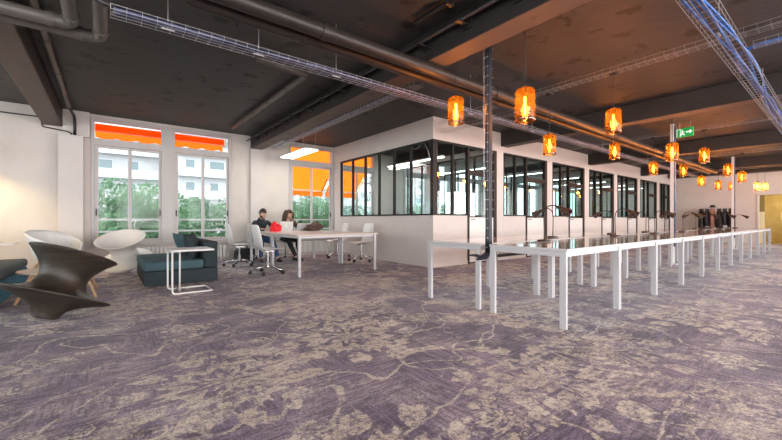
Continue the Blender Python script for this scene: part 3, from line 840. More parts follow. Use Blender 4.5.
MB().tube(rounded([(.9, 3.75, 3.165), (.9, 3.62, 3.12), (2.80, 3.62, 3.12)], .1), .02, 8).build('conduit', M['conduit'], t, smooth=True)
for x in (1.3, 1.9, 2.5): MB().box(x, x + .03, 3.60, 3.64, 3.12, 3.178).build('clip', M['conduit'], t)
t = thing('conduit_rack', 'black conduit clipped to the camera side of the beam over the first desks', 'conduit', (0, 0, 0))
MB().tube([(2.62, -3, 3.13), (2.62, 2.9, 3.13)], .03, 8).build('conduit', M['conduit'], t, smooth=True)
for y in (-1, 0, .8, 1.6, 2.4): MB().box(2.58, 2.66, y, y + .03, 3.09, 3.178).build('clip', M['conduit'], t)
m = MB()
for x in (1.05,): m.box(x, x + .55, 3.72, 3.95, 3.0, ZC - .0005)
tag(m.build('junction_box', M['conduit'], bevel=.01), 'black junction box on the ceiling behind the long cable tray', 'junction box')

# vertical risers between the desk rows
t = thing('cable_riser', 'dark vertical cable riser with wire rungs dropping to the first desks', 'cable riser', (3.34, 2.487, 0))
m = MB()
for sx in (-.045, .045): m.tube([(sx, .03, .66), (sx, .03, ZC - .002)], .0025, 5)
for k in range(24):
    z = .70 + k * .105
    m.tube([(-.05, -.03, z), (-.05, .034, z), (.05, .034, z), (.05, -.03, z)], .0038, 4)
m.build('wire_ladder', M['galv'], t)
m = MB()
for k in range(7):
    a = k * 2 * PI / 6; o = Vector((.029 * math.cos(a), .018 * math.sin(a), 0)) if k < 6 else Vector((0, 0, 0))
    m.tube([Vector((0, 0, z)) + o + Vector((.004 * math.sin(z * 5 + k), 0, 0)) for z in [.64 + (ZC - .645) * i / 16 for i in range(17)]], .0155, 6)
m.build('cables', M['navycable'], t, smooth=True)
m = MB()
for k in range(6): m.tube(rounded([(.0 + .008 * k, .0, .72), (-.02, -.02 + k * .006, .60 + .01 * k), (-.06 - .03 * k, .01, .56), (-.12, .03, .60), (-.16 - .02 * k, .05, .62)], .05), .010, 6)
m.build('cable_loop', M['navycable'], t, smooth=True)
for (x, lab, z1) in ((10.07, 'white cable post with blue lower sleeve rising between the desk rows at mid length', ZC - .002), (16.9, 'slim white cable post rising between the far ends of the desk rows', ZC - .002)):
    t = thing('cable_post', lab, 'cable post', (x, 2.49, 0))
    MB().box(-.11, .11, -.10, .10, 0, .02).build('base_plate', M['whiteplastic'], t)
    MB().rbox(-.036, .036, -.035, .035, .02, z1, .012).build('post', M['whiteplastic'], t)
    m = MB()
    for k in range(5): m.tube([(-.03 + k * .015, -.047, .4), (-.03 + k * .015, -.047, 1.9), (-.02 + k * .010, -.047, z1 - .05)], .011, 6)
    m.build('cables', M['palecable'], t, smooth=True)

# exit sign
t = thing('exit_sign', 'green emergency exit sign hanging below the ceiling tray', 'exit sign', (10.10, 2.27, 2.945), math.radians(-12))
MB().rbox(-.02, .02, -.158, .158, -.094, .10, .008).build('sign_box', M['green'], t)
m = MB(); x = -.0225
def flat(poly):
    n = len(poly); m.add([(x, a, b) for a, b in poly] + [(x + .003, a, b) for a, b in poly], [tuple(range(n)), tuple(range(2 * n - 1, n - 1, -1))] + [(i, (i + 1) % n, n + (i + 1) % n, n + i) for i in range(n)])
flat([(-.03, -.012), (-.10, -.012), (-.10, -.045), (-.15, .005), (-.10, .055), (-.10, .022), (-.03, .022)])
flat([(.15, -.085), (.15, .09), (.075, .09), (.075, -.085), (.085, -.085), (.085, .08), (.14, .08), (.14, -.085)])
flat([(.03, .035), (.06, .03), (.055, -.015), (.085, -.06), (.07, -.07), (.04, -.03), (.0, -.065), (-.012, -.052), (.025, -.01), (.027, .015), (.0, .0), (-.008, .012)])
flat([(.045 + .014 * math.cos(k * PI / 4), .056 + .014 * math.sin(k * PI / 4)) for k in range(8)])
m.build('pictogram', M['signwhite'], t)
for sy in (-.1, .1): MB().tube([(0, sy, .10), (0, sy, ZC - 2.945 - .002)], .006, 6).build('hanger', M['galv'], t)

# hanging LED panel by the meeting table
t = thing('hanging_lamp_panel', 'bright rectangular hanging lamp in front of the orange window', 'ceiling lamp', (3.66, 8.3, 2.60))
MB().rbox(-.17, .17, -.72, .72, .012, .045, .008).build('lamp_housing', M['whiteplastic'], t)
MB().box(-.16, .16, -.71, .71, 0, .0118).build('diffuser', M['led'], t)
for sx in (-.15, .15):
    for sy in (-.6, .6): MB().tube([(sx, sy, .045), (sx, sy, ZC - 2.602)], .003, 5).build('suspension_wire', M['galv'], t)

# radiator under the lounge windows
def radiator(lab, x0, x1):
    t = thing('radiator', lab, 'radiator', (x0, 9.50, 0))
    w = x1 - x0
    m = MB(); n = int(w / .075)
    for k in range(n): m.rbox(k * w / n + .006, (k + 1) * w / n - .006, 0, .07, .10, .40, .012, 2)
    m.build('radiator_fins', M['whiteplastic'], t)
    m = MB(); m.tube([(0, .035, .14), (w + .05, .035, .14), (w + .05, .035, .0)], .012, 8).tube([(0, .035, .36), (w, .035, .36)], .012, 8)
    for a in (.1, w - .1): m.box(a - .015, a + .015, .015, .055, 0, .12)
    m.build('radiator_pipe', M['whiteplastic'], t)
    MB().tube([(w + .05, .035, .14), (w + .05, -.01, .14)], .02, 10).build('valve', M['whiteplastic'], t)
radiator('white radiator low on the wall under the lounge windows', .45, 2.30)
radiator('white radiator low under the orange shaded window', 3.95, 5.2)

# warm dome lamp at the far left, mostly outside the picture
t = thing('dome_pendant', 'dark dome pendant lamp at the far left edge glowing on the wall', 'pendant lamp', (-2.06, 9.0, 2.15))
smooth_by_angle(MB().lathe([(.04, .30), (.10, .28), (.20, .20), (.26, .08), (.28, 0), (.272, 0), (.25, .08), (.19, .19), (.09, .27), (.04, .285)], 28, close=True).build('lamp_shade', M['lampblack'], t), 50)
MB().ball((0, 0, .13), .05, 12, 8).build('bulb', emission('warm bulb', (1, .72, .36), 12), t, smooth=True)
MB().tube([(0, 0, .29), (0, 0, ZC - 2.152)], .006, 6).build('cord', M['conduit'], t)
MB().lathe([(0, .17), (.025, .17), (.03, .30), (0, .31)], 12).build('lamp_holder', M['brass'], t)
ld = bpy.data.lights.new('dome_glow', 'SPOT'); ld.energy = 75; ld.color = (1, .70, .34); ld.spot_size = math.radians(140); ld.spot_blend = .6; ld.shadow_soft_size = .1
lo = bpy.data.objects.new('dome_glow', ld); COL.objects.link(lo); lo.parent = t; lo.location = (0, 0, .05)

# ------------------------------------------------------------------ lounge furniture
def spun_profile(rf, rr, zr):
    """turned profile: foot, wide lower flange (radius rf), waist, rim (radius rr at height zr), bowl"""
    k = rf / .5; a = rr - .22; h = zr - .40
    outer = [(0, 0), (.05, .002), (.088, .008), (.105, .022), (.112, .04), (.126, .07), (.160 * k, .105), (.225 * k, .142), (.33 * k, .178), (.43 * k, .204), (.488 * k, .222), (.500 * k, .233),
             (.494 * k, .242), (.45 * k, .246), (.38 * k, .254), (.30 * k, .276), (.245 * k, .310), (.214, .35), (.202, .385), (.200, .41)]
    for i in range(1, 9):
        t = i / 8; outer.append((.200 + (rr - .198) * t ** 1.6, .41 + (zr - .42) * t ** .95))
    inner = [(rr + .004, zr - .002), (rr - .002, zr + .001), (rr - .03, zr - .022), (rr * .80, zr - .08), (rr * .65, zr - .14), (rr * .5, zr - .19), (rr * .3, zr - .225), (.06, zr - .24), (0, zr - .242)]
    return outer + inner
def spun(name, label, loc, tilt_dir, tilt, mat, lift, pr):
    t = thing(name, label, 'spinning chair', loc)
    ax = Vector((math.cos(tilt_dir), math.sin(tilt_dir), 0))        # lean direction
    rot = Matrix.Rotation(tilt, 4, Vector((0, 0, 1)).cross(ax))
    T = Matrix.Translation((0, 0, lift)) @ rot
    MB().lathe(pr[3:], 72, T).build('chair_shell', M[mat], t, smooth=True)
    MB().lathe(pr[:4] + [(0, .035)], 40, T).build('foot', M[mat], t, smooth=True)
    return t
RIGHT = math.atan2(-.618, .786)      # image right as a world heading
spun('spinning_chair', 'dark bronze spinning-top chair tilted on the carpet at left', (-.49, 4.86, 0), math.radians(31), math.radians(24), 'spundark', .036, spun_profile(.47, .37, .665))
spun('spinning_chair', 'white spinning-top chair tilted in front of the left window', (.33, 8.60, 0), math.radians(242), math.radians(25), 'spunwhite', .036, spun_profile(.43, .39, .69))

# chaise sofa (back on the +X side)
t = thing('chaise_sofa', 'dark teal chaise sofa with low back beside the white side table', 'sofa', (.42, 6.27, 0))
SX, SY = .98, 1.62
MB().rbox(.0, SX, 0, SY, .035, .245, .02).build('sofa_base', M['sofa'], t)
MB().rbox(-.005, .78, .0, SY / 2 - .004, .247, .385, .035, 4).build('seat_cushion', M['sofalight'], t, smooth=True)
MB().rbox(-.005, .78, SY / 2 + .004, SY, .247, .385, .035, 4).build('seat_cushion', M['sofalight'], t, smooth=True)
MB().rbox(.785, SX, .0, SY, .247, .66, .03, 4).build('backrest', M['sofa'], t, smooth=True)
for x in (.08, SX - .08):
    for y in (.08, SY - .08): MB().box(x - .025, x + .025, y - .025, y + .025, 0, .036).build('foot', M['rubber'], t)
def pillow(label, loc, rot, w, h, d, mat):
    bm = bmesh.new(); n = 10
    P = MB()
    for sgn in (1, -1):
        rows_ = []
        for i in range(n + 1):
            u = -1 + 2 * i / n; row = []
            for j in range(n + 1):
                v = -1 + 2 * j / n
                k = max(0, (1 - u * u) * (1 - v * v)) ** .42
                pin = 1 - .07 * (1 - abs(u)) * 0 - .06 * (1 - u * u) * abs(v) ** 3
                row.append((sgn * d / 2 * k, u * w / 2 * (1 - .07 * (1 - v * v)), v * h / 2 * (1 - .07 * (1 - u * u))))
            rows_.append(row)
        P.grid(rows_)
    bm.free()
    o = P.build('throw_pillow', M[mat], None, smooth=True)
    me = o.data; b2 = bmesh.new(); b2.from_mesh(me); bmesh.ops.remove_doubles(b2, verts=b2.verts, dist=1e-4); bmesh.ops.recalc_face_normals(b2, faces=b2.faces); b2.to_mesh(me); b2.free()
    o.location = loc; o.rotation_euler = rot
    return tag(o, label, 'cushion', 'teal throw pillows')
pillow('dark teal throw pillow nearest the white side table', (1.10, 6.66, .58), (0, math.radians(-14), math.radians(-24)), .46, .42, .19, 'sofa')
pillow('blue teal throw pillow in the middle of the chaise sofa', (1.08, 7.08, .58), (0, math.radians(-20), 0), .46, .42, .15, 'cushion')
pillow('light teal throw pillow at the window end of the chaise sofa', (1.06, 7.52, .57), (0, math.radians(-22), math.radians(8)), .46, .42, .14, 'cushion')

# C-shaped side table
def c_table(label, loc, rz, w=.52, d=.50, h=.60):
    t = thing('side_table', label, 'side table', loc, rz)
    MB().rbox(0, w, 0, d, h - .028, h, .012, 3).build('tabletop', M['whiteplastic'], t)
    m = MB(); r = .0125
    m.tube(rounded([(.02, .03, h - .03), (.02, .03, r), (w - .02, .03, r), (w - .02, d - .03, r), (.02, d - .03, r), (.02, d - .03, h - .03)], .04, 4), r, 8)
    m.build('tube_frame', M['whiteplastic'], t, smooth=True)
    MB().tube([(.13, .20, h - .03), (.13, .20, r * 2), (.13, d - .04, r * 2)], r * .9, 8).build('inner_leg', M['whiteplastic'], t, smooth=True)
    return t
c_table('white C-shaped side table at the near end of the chaise sofa', (.66, 5.53, 0), 0, .53, .52, .60)
c_table('white C-shaped side table behind the bright teal bench at far left', (-1.55, 7.95, 0), 0, .42, .5, .64)

# teal bench at the left edge
t = thing('lounge_bench', 'bright teal lounge bench with grey top at the left edge', 'bench', (-2.57, 5.72, 0))
MB().rbox(0, 1.62, 0, 2.0, .04, .30, .02).build('bench_base', M['bench'], t)
MB().rbox(-.005, 1.625, -.005, 2.005, .302, .42, .04, 4).build('seat_cushion', [M['benchtop']], t, smooth=True)
MB().tube([(1.56, .06, .36), (1.56, -.06, .36)], .055, 16).build('bolster', M['sofa'], t)
for x in (.08, 1.54):
    for y in (.08, 1.92): MB().box(x - .03, x + .03, y - .03, y + .03, 0, .042).build('foot', M['rubber'], t)

# low wooden coffee table
t = thing('coffee_table', 'low pale wood table with bent legs behind the dark spinning chair', 'coffee table', (-.48, 6.40, 0))
m = MB(); m.lathe([(0, .335), (.40, .335), (.415, .345), (.41, .36), (0, .362)], 40); smooth_by_angle(m.build('tabletop', M['woodtop'], t))
for k in range(4):
    a = PI / 4 + k * PI / 2; cx, sy = math.cos(a), math.sin(a)
    MB().tube(rounded([(cx * .12, sy * .12, .32), (cx * .36, sy * .36, .318), (cx * .52, sy * .52, .0)], .10, 6), .018, 8).build('leg', M['wood'], t, smooth=True)

# white tub chair on wooden legs
t = thing('tub_chair', 'white tub armchair on wooden legs by the left wall', 'armchair', (-.66, 8.02, 0), math.radians(-38))
P = []
nA = 28
for i in range(nA + 1):
    a = math.radians(-142 + 284 * i / nA)          # 0 = back of the chair
    row = []
    top = .60 + .24 * max(0, math.cos(a * .62)) ** 1.2
    for j in range(9):
        v = j / 8
        r = .185 + .135 * v ** .55 + .03 * v * max(0, math.cos(a))
        z = .34 + (top - .34) * v
        row.append((-math.cos(a) * r * 1.02, math.sin(a) * r * 1.06, z))
    P.append(row)
MB().grid(P).build('shell', M['whiteplastic'], t, smooth=True, solid=.018)
MB().lathe([(0, .325), (.17, .325), (.205, .335), (.215, .36), (.20, .37), (0, .37)], 32).build('seat_pan', M['whiteplastic'], t, smooth=True)
smooth_by_angle(MB().lathe([(0, .37), (.20, .372), (.225, .39), (.225, .43), (.20, .452), (0, .456)], 32).build('seat_cushion', M['cushion'], t), 50)
for sx in (1, -1):
    for sy in (1, -1):
        MB().tube([(sx * .13, sy * .13, .33), (sx * .29, sy * .27, 0)], [.022, .013], 10).build('leg', M['wood'], t, smooth=True)

# ------------------------------------------------------------------ meeting tables
def meeting_table(label, x0, x1, y0, y1):
    t = thing('meeting_table', label, 'table', (x0, y0, 0), 0, 'white meeting tables'); w, d = x1 - x0, y1 - y0; h = .74
    MB().rbox(0, w, 0, d, h - .022, h, .004, 2).build('tabletop', [M['tabletop']], t)
    MB().box(-.002, w + .002, -.002, d + .002, h - .018, h - .006).build('edge_band', M['tableedge'], t)
    m = MB()
    for y in (.06, d - .10): m.box(.08, w - .08, y, y + .04, h - .065, h - .0225)
    for x in (.04, w - .08): m.box(x, x + .04, .10, d - .10, h - .065, h - .0225)
    m.build('table_frame', M['deskmetal'], t)
    for x in (.03, w - .08):
        for y in (.03, d - .08): MB().rbox(x, x + .05, y, y + .05, 0, h - .0225, .008, 2).build('leg', M['deskmetal'], t)
    return t
meeting_table('white meeting table nearest the open floor', 2.58, 4.30, 5.88, 7.28)
meeting_table('white meeting table nearest the windows with the two people', 2.60, 4.30, 7.295, 8.72)

# swivel chair
def make_chair():
    t = thing('swivel_chair', '', 'chair')
    prof = [(.235, .425), (.21, .448), (.12, .452), (.0, .445), (-.10, .442), (-.165, .452), (-.205, .49), (-.222, .55), (-.235, .63), (-.25, .72), (-.268, .81), (-.285, .89), (-.295, .915)]
    P = []
    for k, (x, z) in enumerate(prof):
        row = []; hw = .215 if k < 6 else .215 - .045 * ((k - 6) / 6) ** 1.5
        if k == 0: hw -= .02
        if k == len(prof) - 1: hw -= .03
        for j in range(9):
            u = -1 + 2 * j / 8
            back = max(0, (k - 4) / 8)
            row.append((x + (.05 * u * u) * min(1, back * 2), u * hw, z + .028 * abs(u) ** 3 * (1 - min(1, back * 1.5))))
        P.append(row)
    MB().grid(P).build('chair_shell', M['whiteplastic'], t, smooth=True, solid=.014, sub=1)
    MB().box(-.09, .09, -.08, .08, .405, .435).build('seat_plate', M['chrome'], t)
    MB().lathe([(0, .10), (.03, .10), (.03, .22), (.018, .225), (.018, .41), (0, .41)], 14).build('gas_post', M['chrome'], t, smooth=False)
    for k in range(5):
        a = 2 * PI * k / 5 + .3; c_, s_ = math.cos(a), math.sin(a)
        l_ = MB().tube([(c_ * .02, s_ * .02, .135), (c_ * .16, s_ * .16, .115), (c_ * .31, s_ * .31, .075)], [.018, .015, .011], 8).build('base_arm', M['chrome'], t, smooth=True)
        T = Matrix.Translation((c_ * .31, s_ * .31, .03)) @ Matrix.Rotation(a + .7 * k, 4, 'Z')
        MB().tube([(-.026, 0, 0), (-.006, 0, 0)], .03, 14, T).tube([(.006, 0, 0), (.026, 0, 0)], .03, 14, T).tube([(0, 0, 0), (0, 0, .05)], .008, 6, T).build('castor', M['rubber'], t)
    return t
ch = make_chair(); ch['group'] = 'white swivel chairs'
chairs = [((2.36, 6.72, 0), 0.05, 'white swivel chair at the near left side of the meeting table'),
          ((2.28, 8.28, 0), 0.0, 'white swivel chair at the left side, beside the black bag'),
          ((4.86, 7.34, 0), PI + .1, 'white swivel chair by the office wall, nearer the open floor'),
          ((4.86, 8.50, 0), PI - .1, 'white swivel chair by the office wall, nearer the orange window'),
          ((2.92, 8.98, 0), -PI / 2 + .15, 'white swivel chair under the man in the charcoal sweatshirt'),
          ((3.62, 8.98, 0), -PI / 2, 'white swivel chair under the woman in the brown sweater')]
for i, (loc, rz, lab) in enumerate(chairs):
    if i == 0: ch.location = loc; ch.rotation_euler = (0, 0, rz); ch['label'] = lab
    else: dup(ch, loc, rz, lab)

# things on the meeting table
HT = .74
def laptop(name, label, loc, rz, mat, emblem, open_=105):
    t = thing(name, label, 'laptop', loc, rz)
    MB().rbox(-.16, .16, -.11, .11, 0, .014, .005, 2).build('laptop_base', M[mat], t)
    MB().box(-.14, .14, -.02, .09, .0141, .0155).build('keyboard', M['screen'], t)
    T = Matrix.Translation((0, -.11, .012)) @ Matrix.Rotation(math.radians(open_ - 90), 4, 'X')
    lid = MB().rbox(-.16, .16, -.004, .004, 0, .22, .0035, 2, T).build('laptop_lid', M[mat], t)
    MB().box(-.15, .15, .0042, .005, .01, .21, T).build('screen', M['screen'], lid)
    if emblem:
        m = MB()
        pts = [(.021 * math.cos(a) * (1 - .10 * math.cos(2 * a)), .115 + .023 * math.sin(a) - (.005 if abs(math.sin(a)) > .93 else 0)) for a in [2 * PI * k / 24 for k in range(24)]]
        n = len(pts)
        m.add([(px, -.0056, pz) for px, pz in pts], [tuple(range(n))], T)
        lf = [(.0, .140), (.004, .150), (.012, .154), (.010, .146)]
        m.add([(px, -.0056, pz) for px, pz in lf], [(0, 1, 2, 3)], T)
        m.build('emblem', M['emblem'], lid)
    return t
laptop('laptop', 'silver laptop with white fruit emblem open in front of the woman', (3.32, 8.32, HT), math.radians(-6), 'alu', True)
laptop('laptop', 'grey laptop opened away from the camera, beside the brown scarf', (3.78, 8.40, HT), math.radians(-8), 'alu', False, 130)
R9 = random.Random(11)
def blob(name, label, cat, loc, rad, mat, seed, lump=.25, flat_=0.0):
    bm = bmesh.new(); bmesh.ops.create_icosphere(bm, subdivisions=4, radius=1)
    R = random.Random(seed); ks = [(Vector((R.uniform(-1, 1), R.uniform(-1, 1), R.uniform(-1, 1))) * R.uniform(2, 6), R.uniform(0, 6)) for _ in range(9)]
    for v in bm.verts:
        d = 1 + lump * sum(math.sin(k.dot(v.co) + p) for k, p in ks) / 5
        v.co = Vector((v.co.x * rad[0] * d, v.co.y * rad[1] * d, max(v.co.z * rad[2] * d, -rad[2] * .55)))
    zmin = min(v.co.z for v in bm.verts)
    for v in bm.verts: v.co.z -= zmin
    me = bpy.data.meshes.new(name); bm.to_mesh(me); bm.free(); me.materials.append(M[mat])
    me.polygons.foreach_set('use_smooth', [True] * len(me.polygons))
    o = bpy.data.objects.new(name, me); COL.objects.link(o); o.location = loc
    return tag(o, label, cat)
blob('red_bag', 'crumpled bright red cloth bag on the table in front of the man', 'bag', (3.00, 8.02, HT), (.125, .10, .12), 'red', 5, .6)
blob('scarf', 'dark brown scarf heaped on the table beside the grey laptop', 'scarf', (3.98, 8.05, HT), (.20, .13, .13), 'scarf', 21, .75)
t = thing('backpack', 'black bag standing on the floor behind the left swivel chairs', 'bag', (2.66, 9.2, 0), .2)
MB().rbox(-.24, .24, -.10, .10, 0, .30, .05, 4).build('bag_body', M['blackbag'], t, smooth=True)
MB().rbox(-.18, .18, -.135, -.095, .03, .18, .018, 3).build('front_pocket', M['blackbag'], t, smooth=True)
MB().tube(rounded([(-.08, 0, .295), (-.06, 0, .36), (.06, 0, .36), (.08, 0, .295)], .04), .010, 8).build('bag_handle', M['blackbag'], t, smooth=True)

# ------------------------------------------------------------------ people
def skin_mesh(nodes, edges, root=0, sub=2):
    """grow a surface over a skeleton; nodes = (x,y,z,rx,ry)"""
    me = bpy.data.meshes.new('grow'); me.from_pydata([n[:3] for n in nodes], edges, [])
    o = bpy.data.objects.new('grow', me); COL.objects.link(o)
    s_ = o.modifiers.new('skin', 'SKIN'); s_.use_smooth_shade = True; s_.branch_smoothing = .6
    for i, n in enumerate(nodes):
        sv = me.skin_vertices[0].data[i]; sv.radius = (n[3], n[4] if len(n) > 4 else n[3]); sv.use_root = (i == root)
    d = o.modifiers.new('sub', 'SUBSURF'); d.levels = sub; d.render_levels = sub
    dg = bpy.context.evaluated_depsgraph_get(); ev = o.evaluated_get(dg)
    res = bpy.data.meshes.new_from_object(ev)
    bpy.data.objects.remove(o); bpy.data.meshes.remove(me)
    return res
def chain(lst):
    """polylines -> nodes, edges"""
    nodes = []; edges = []
    for poly in lst:
        o = len(nodes); nodes += poly; edges += [(o + i, o + i + 1) for i in range(len(poly) - 1)]
    return nodes, edges
def obj_me(name, me, mats, parent):
    me.name = name; me.materials.clear()
    for mm in (mats if isinstance(mats, (list, tuple)) else [mats]): me.materials.append(mm)
    me.polygons.foreach_set('use_smooth', [True] * len(me.polygons))
    o = bpy.data.objects.new(name, me); COL.objects.link(o); o.parent = parent; return o
def head_bm(hc, yaw, pitch):
    """shaped head mesh: skull, jaw, nose, brow, ears; returns MB and transform"""
    T = Matrix.Translation(hc) @ Matrix.Rotation(yaw, 4, 'Z') @ Matrix.Rotation(pitch, 4, 'Y')
    m = MB(); n, k = 28, 22; vs = []
    P = []
    for i in range(k + 1):
        a = -PI / 2 + PI * i / k; row = []
        for j in range(n + 1):
            b = 2 * PI * j / n
            x = math.cos(a) * math.cos(b); y = math.cos(a) * math.sin(b); z = math.sin(a)
            # x forward
            sx, sy, sz = .098, .077, .118
            if z < 0:
                sy *= 1 - .34 * (-z) ** 1.5; sx *= 1 - .10 * (-z)
                if x > 0: sx *= 1 + .10 * (-z)
            else: sx *= 1 - .03 * z
            p = Vector((x * sx, y * sy, z * sz))
            if x > 0:
                if z < .2: p.x -= .010 * x * (1 - abs(y))         # flatter face
                # nose
                dn = math.exp(-((y * .077) / .011) ** 2) * math.exp(-((p.z + .020) / .020) ** 2); p.x += .026 * dn
                # eye sockets
                de = math.exp(-((abs(p.y) - .032) / .014) ** 2) * math.exp(-((p.z - .008) / .011) ** 2); p.x -= .009 * de
                # brow, lips, chin
                db = math.exp(-((p.z - .030) / .010) ** 2) * math.exp(-(p.y / .05) ** 2); p.x += .005 * db
                dl = math.exp(-((p.z + .062) / .009) ** 2) * math.exp(-(p.y / .022) ** 2); p.x += .006 * dl
                dc = math.exp(-((p.z + .100) / .014) ** 2) * math.exp(-(p.y / .025) ** 2); p.x += .010 * dc
            row.append(tuple(T @ p))
        P.append(row)
    m.grid(P)
    for sy in (1, -1):
        m.ball((-.005, sy * .078, -.004), (.018, .008, .030), 10, 8, T)
    return m, T
def face_parts(T, parent_head, root, brows):
    for sy in (1, -1):
        e = MB().ball((.077, sy * .032, .007), (.011, .012, .0065), 12, 8, T).build('eye', M['white_eye'], root, smooth=True)
        MB().ball((.087, sy * .032, .007), (.004, .006, .006), 10, 6, T).build('iris', M['hairdark'], e, smooth=True)
        MB().tube([(.085, sy * .048, .030), (.094, sy * .032, .035), (.096, sy * .016, .032)], [.003, .0045, .004], 6, T).build('eyebrow', brows, root, smooth=True)
    MB().tube([(.090, -.022, -.062), (.098, 0, -.060), (.090, .022, -.062)], [.003, .006, .003], 8, T).build('mouth', M['lips'], root, smooth=True)
def hand_chains(wr, fdir, side, palm, curl):
    """palm + five fingers from wrist; fdir finger direction, side towards thumb, palm normal"""
    wr, f, s_, p = Vector(wr), Vector(fdir).normalized(), Vector(side).normalized(), Vector(palm).normalized()
    nodes = []; edges = []
    def add(v, r, r2=None): nodes.append((v.x, v.y, v.z, r, r2 or r)); return len(nodes) - 1
    w0 = add(wr - f * .02, .023, .020); c = add(wr + f * .03, .030, .017); k = add(wr + f * .075, .036, .015)
    edges += [(w0, c), (c, k)]
    lens = [.070, .078, .073, .058]
    for i, L in enumerate(lens):
        o = s_ * (.028 - i * .019); base = wr + f * (.078 - abs(i - 1) * .004) + o
        a = base; i0 = add(a, .0088); edges.append((k, i0)); ang = 0; prev = i0
        for seg, fr in enumerate((.45, .32, .23)):
            ang += curl * (.6 if seg == 0 else 1)
            a = a + (f * math.cos(ang) + p * math.sin(ang)) * L * fr
            j = add(a, .0082 - seg * .0009); edges.append((prev, j)); prev = j
    t0 = add(wr + f * .035 + s_ * .032, .0115); t1 = add(wr + f * .062 + s_ * .052 + p * .008, .010); t2 = add(wr + f * .088 + s_ * .056 + p * .018, .0085)
    edges += [(c, t0), (t0, t1), (t1, t2)]
    return nodes, edges
def person(label, loc, rz, spec):
    root = thing('person', label, 'person', loc, rz)
    # local frame: x forward (towards the table), y to the person's left; seat height .46
    hip = Vector((0, 0, .56)); ch_ = Vector(spec['chest']); nk = Vector(spec['neck']); hc = Vector(spec['head'])
    body = [(0, 0, .54, .135, .165), (.01, 0, .66, .115, .15), tuple((hip.lerp(ch_, .62))) + (.115, .155), tuple(ch_) + (.115, .175), tuple(ch_.lerp(nk, .62)) + (.085, .125), tuple(nk) + (.050, .052), tuple(nk.lerp(hc, .55)) + (.048, .050)]
    # clothing torso with sleeves
    def arms(a): return [Vector(q) for q in a]
    wsk = spec['sk_s']
    nodes = list(body[:5]); edges = [(i, i + 1) for i in range(4)]
    sh = ch_.lerp(nk, .5)
    for sd in ('L', 'R'):
        e, w = Vector(spec['elbow' + sd]), Vector(spec['wrist' + sd]); y = 1 if sd == 'L' else -1
        s0 = Vector((sh.x, y * .165, sh.z - .01)); o = len(nodes)
        nodes += [tuple(s0) + (.062,), tuple(s0.lerp(e, .5)) + (.054,), tuple(e) + (.047,), tuple(e.lerp(w, .5)) + (.042,), tuple(e.lerp(w, .93)) + (.034,)]
        nodes = [n if len(n) == 5 else n + (n[3],) for n in nodes]
        edges += [(3, o), (o, o + 1), (o + 1, o + 2), (o + 2, o + 3), (o + 3, o + 4)]
    top = skin_mesh(nodes, edges, 0)
    # body: legs, neck and hands as one figure under the clothes
    nodes = list(body); edges = [(i, i + 1) for i in range(6)]
    for sd in ('L', 'R'):
        y = 1 if sd == 'L' else -1; k, an, toe = Vector(spec['knee' + sd]), Vector(spec['ankle' + sd]), Vector(spec['toe' + sd]); o = len(nodes)
        h0 = Vector((.02, y * .095, .535))
        nodes += [tuple(h0) + (.085, .085), tuple(h0.lerp(k, .5)) + (.072, .072), tuple(k) + (.056, .056), tuple(k.lerp(an, .4)) + (.052, .052), tuple(an) + (.036, .036)]
        edges += [(0, o)] + [(o + i, o + i + 1) for i in range(4)]
        e, w = Vector(spec['elbow' + sd]), Vector(spec['wrist' + sd]); s0 = Vector((sh.x, y * .16, sh.z - .01)); o = len(nodes)
        nodes += [tuple(s0) + (.048, .048), tuple(s0.lerp(e, .5)) + (.042, .042), tuple(e) + (.036, .036), tuple(e.lerp(w, .5)) + (.034, .034), tuple(w) + (.025, .022)]
        edges += [(3, o)] + [(o + i, o + i + 1) for i in range(4)]
        hn, he = hand_chains(w, spec['fdir' + sd], spec['side' + sd], spec['palm' + sd], spec['curl' + sd])
        o2 = len(nodes); nodes += hn; edges += [(a + o2, b + o2) for a, b in he]; edges.append((o + 4, o2))
    me = skin_mesh(nodes, edges, 0)
    m, T = head_bm(hc, spec.get('hyaw', 0), spec.get('hpitch', 0))
    bm = bmesh.new(); bm.from_mesh(me)
    o = len(bm.verts); vs = [bm.verts.new(v) for v in m.v]
    for f in m.f:
        try: bm.faces.new([vs[i] for i in f])
        except ValueError: pass
    bmesh.ops.remove_doubles(bm, verts=vs, dist=1e-5); bmesh.ops.recalc_face_normals(bm, faces=bm.faces); bm.to_mesh(me); bm.free()
    b_ = obj_me('body', me, M['skin'], root)
    obj_me('sweater', top, M[spec['top']], root)
    # trousers
    nodes = [(0, 0, .56, .150, .180), (.015, 0, .535, .12, .16)]; edges = [(0, 1)]
    for sd in ('L', 'R'):
        y = 1 if sd == 'L' else -1; k, an = Vector(spec['knee' + sd]), Vector(spec['ankle' + sd]); o = len(nodes); h0 = Vector((.02, y * .095, .535))
        nodes += [tuple(h0) + (.095, .095), tuple(h0.lerp(k, .5)) + (.083, .083), tuple(k) + (.066, .066), tuple(k.lerp(an, .4)) + (.062, .062), tuple(k.lerp(an, .96)) + (.050, .050)]
        edges += [(1, o)] + [(o + i, o + i + 1) for i in range(4)]
    obj_me('trousers', skin_mesh(nodes, edges, 0), M[spec['bottom']], root)
    for sd in ('L', 'R'):
        an, toe = Vector(spec['ankle' + sd]), Vector(spec['toe' + sd]); d = (toe - an); d.z = 0; d.normalize()
        a0 = an - d * .05
        nodes = [(a0.x, a0.y, .042, .038, .036), (an.x + d.x * .05, an.y + d.y * .05, .048, .044, .040), (toe.x - d.x * .05, toe.y - d.y * .05, .036, .044, .030), (toe.x, toe.y, .030, .030, .024)]
        obj_me('shoe', skin_mesh(nodes, [(0, 1), (1, 2), (2, 3)], 0), M['shoe'], root)
    face_parts(T, None, root, M[spec['hair']])
    # hair
    hm = MB(); P = []
    n, k = 28, 14
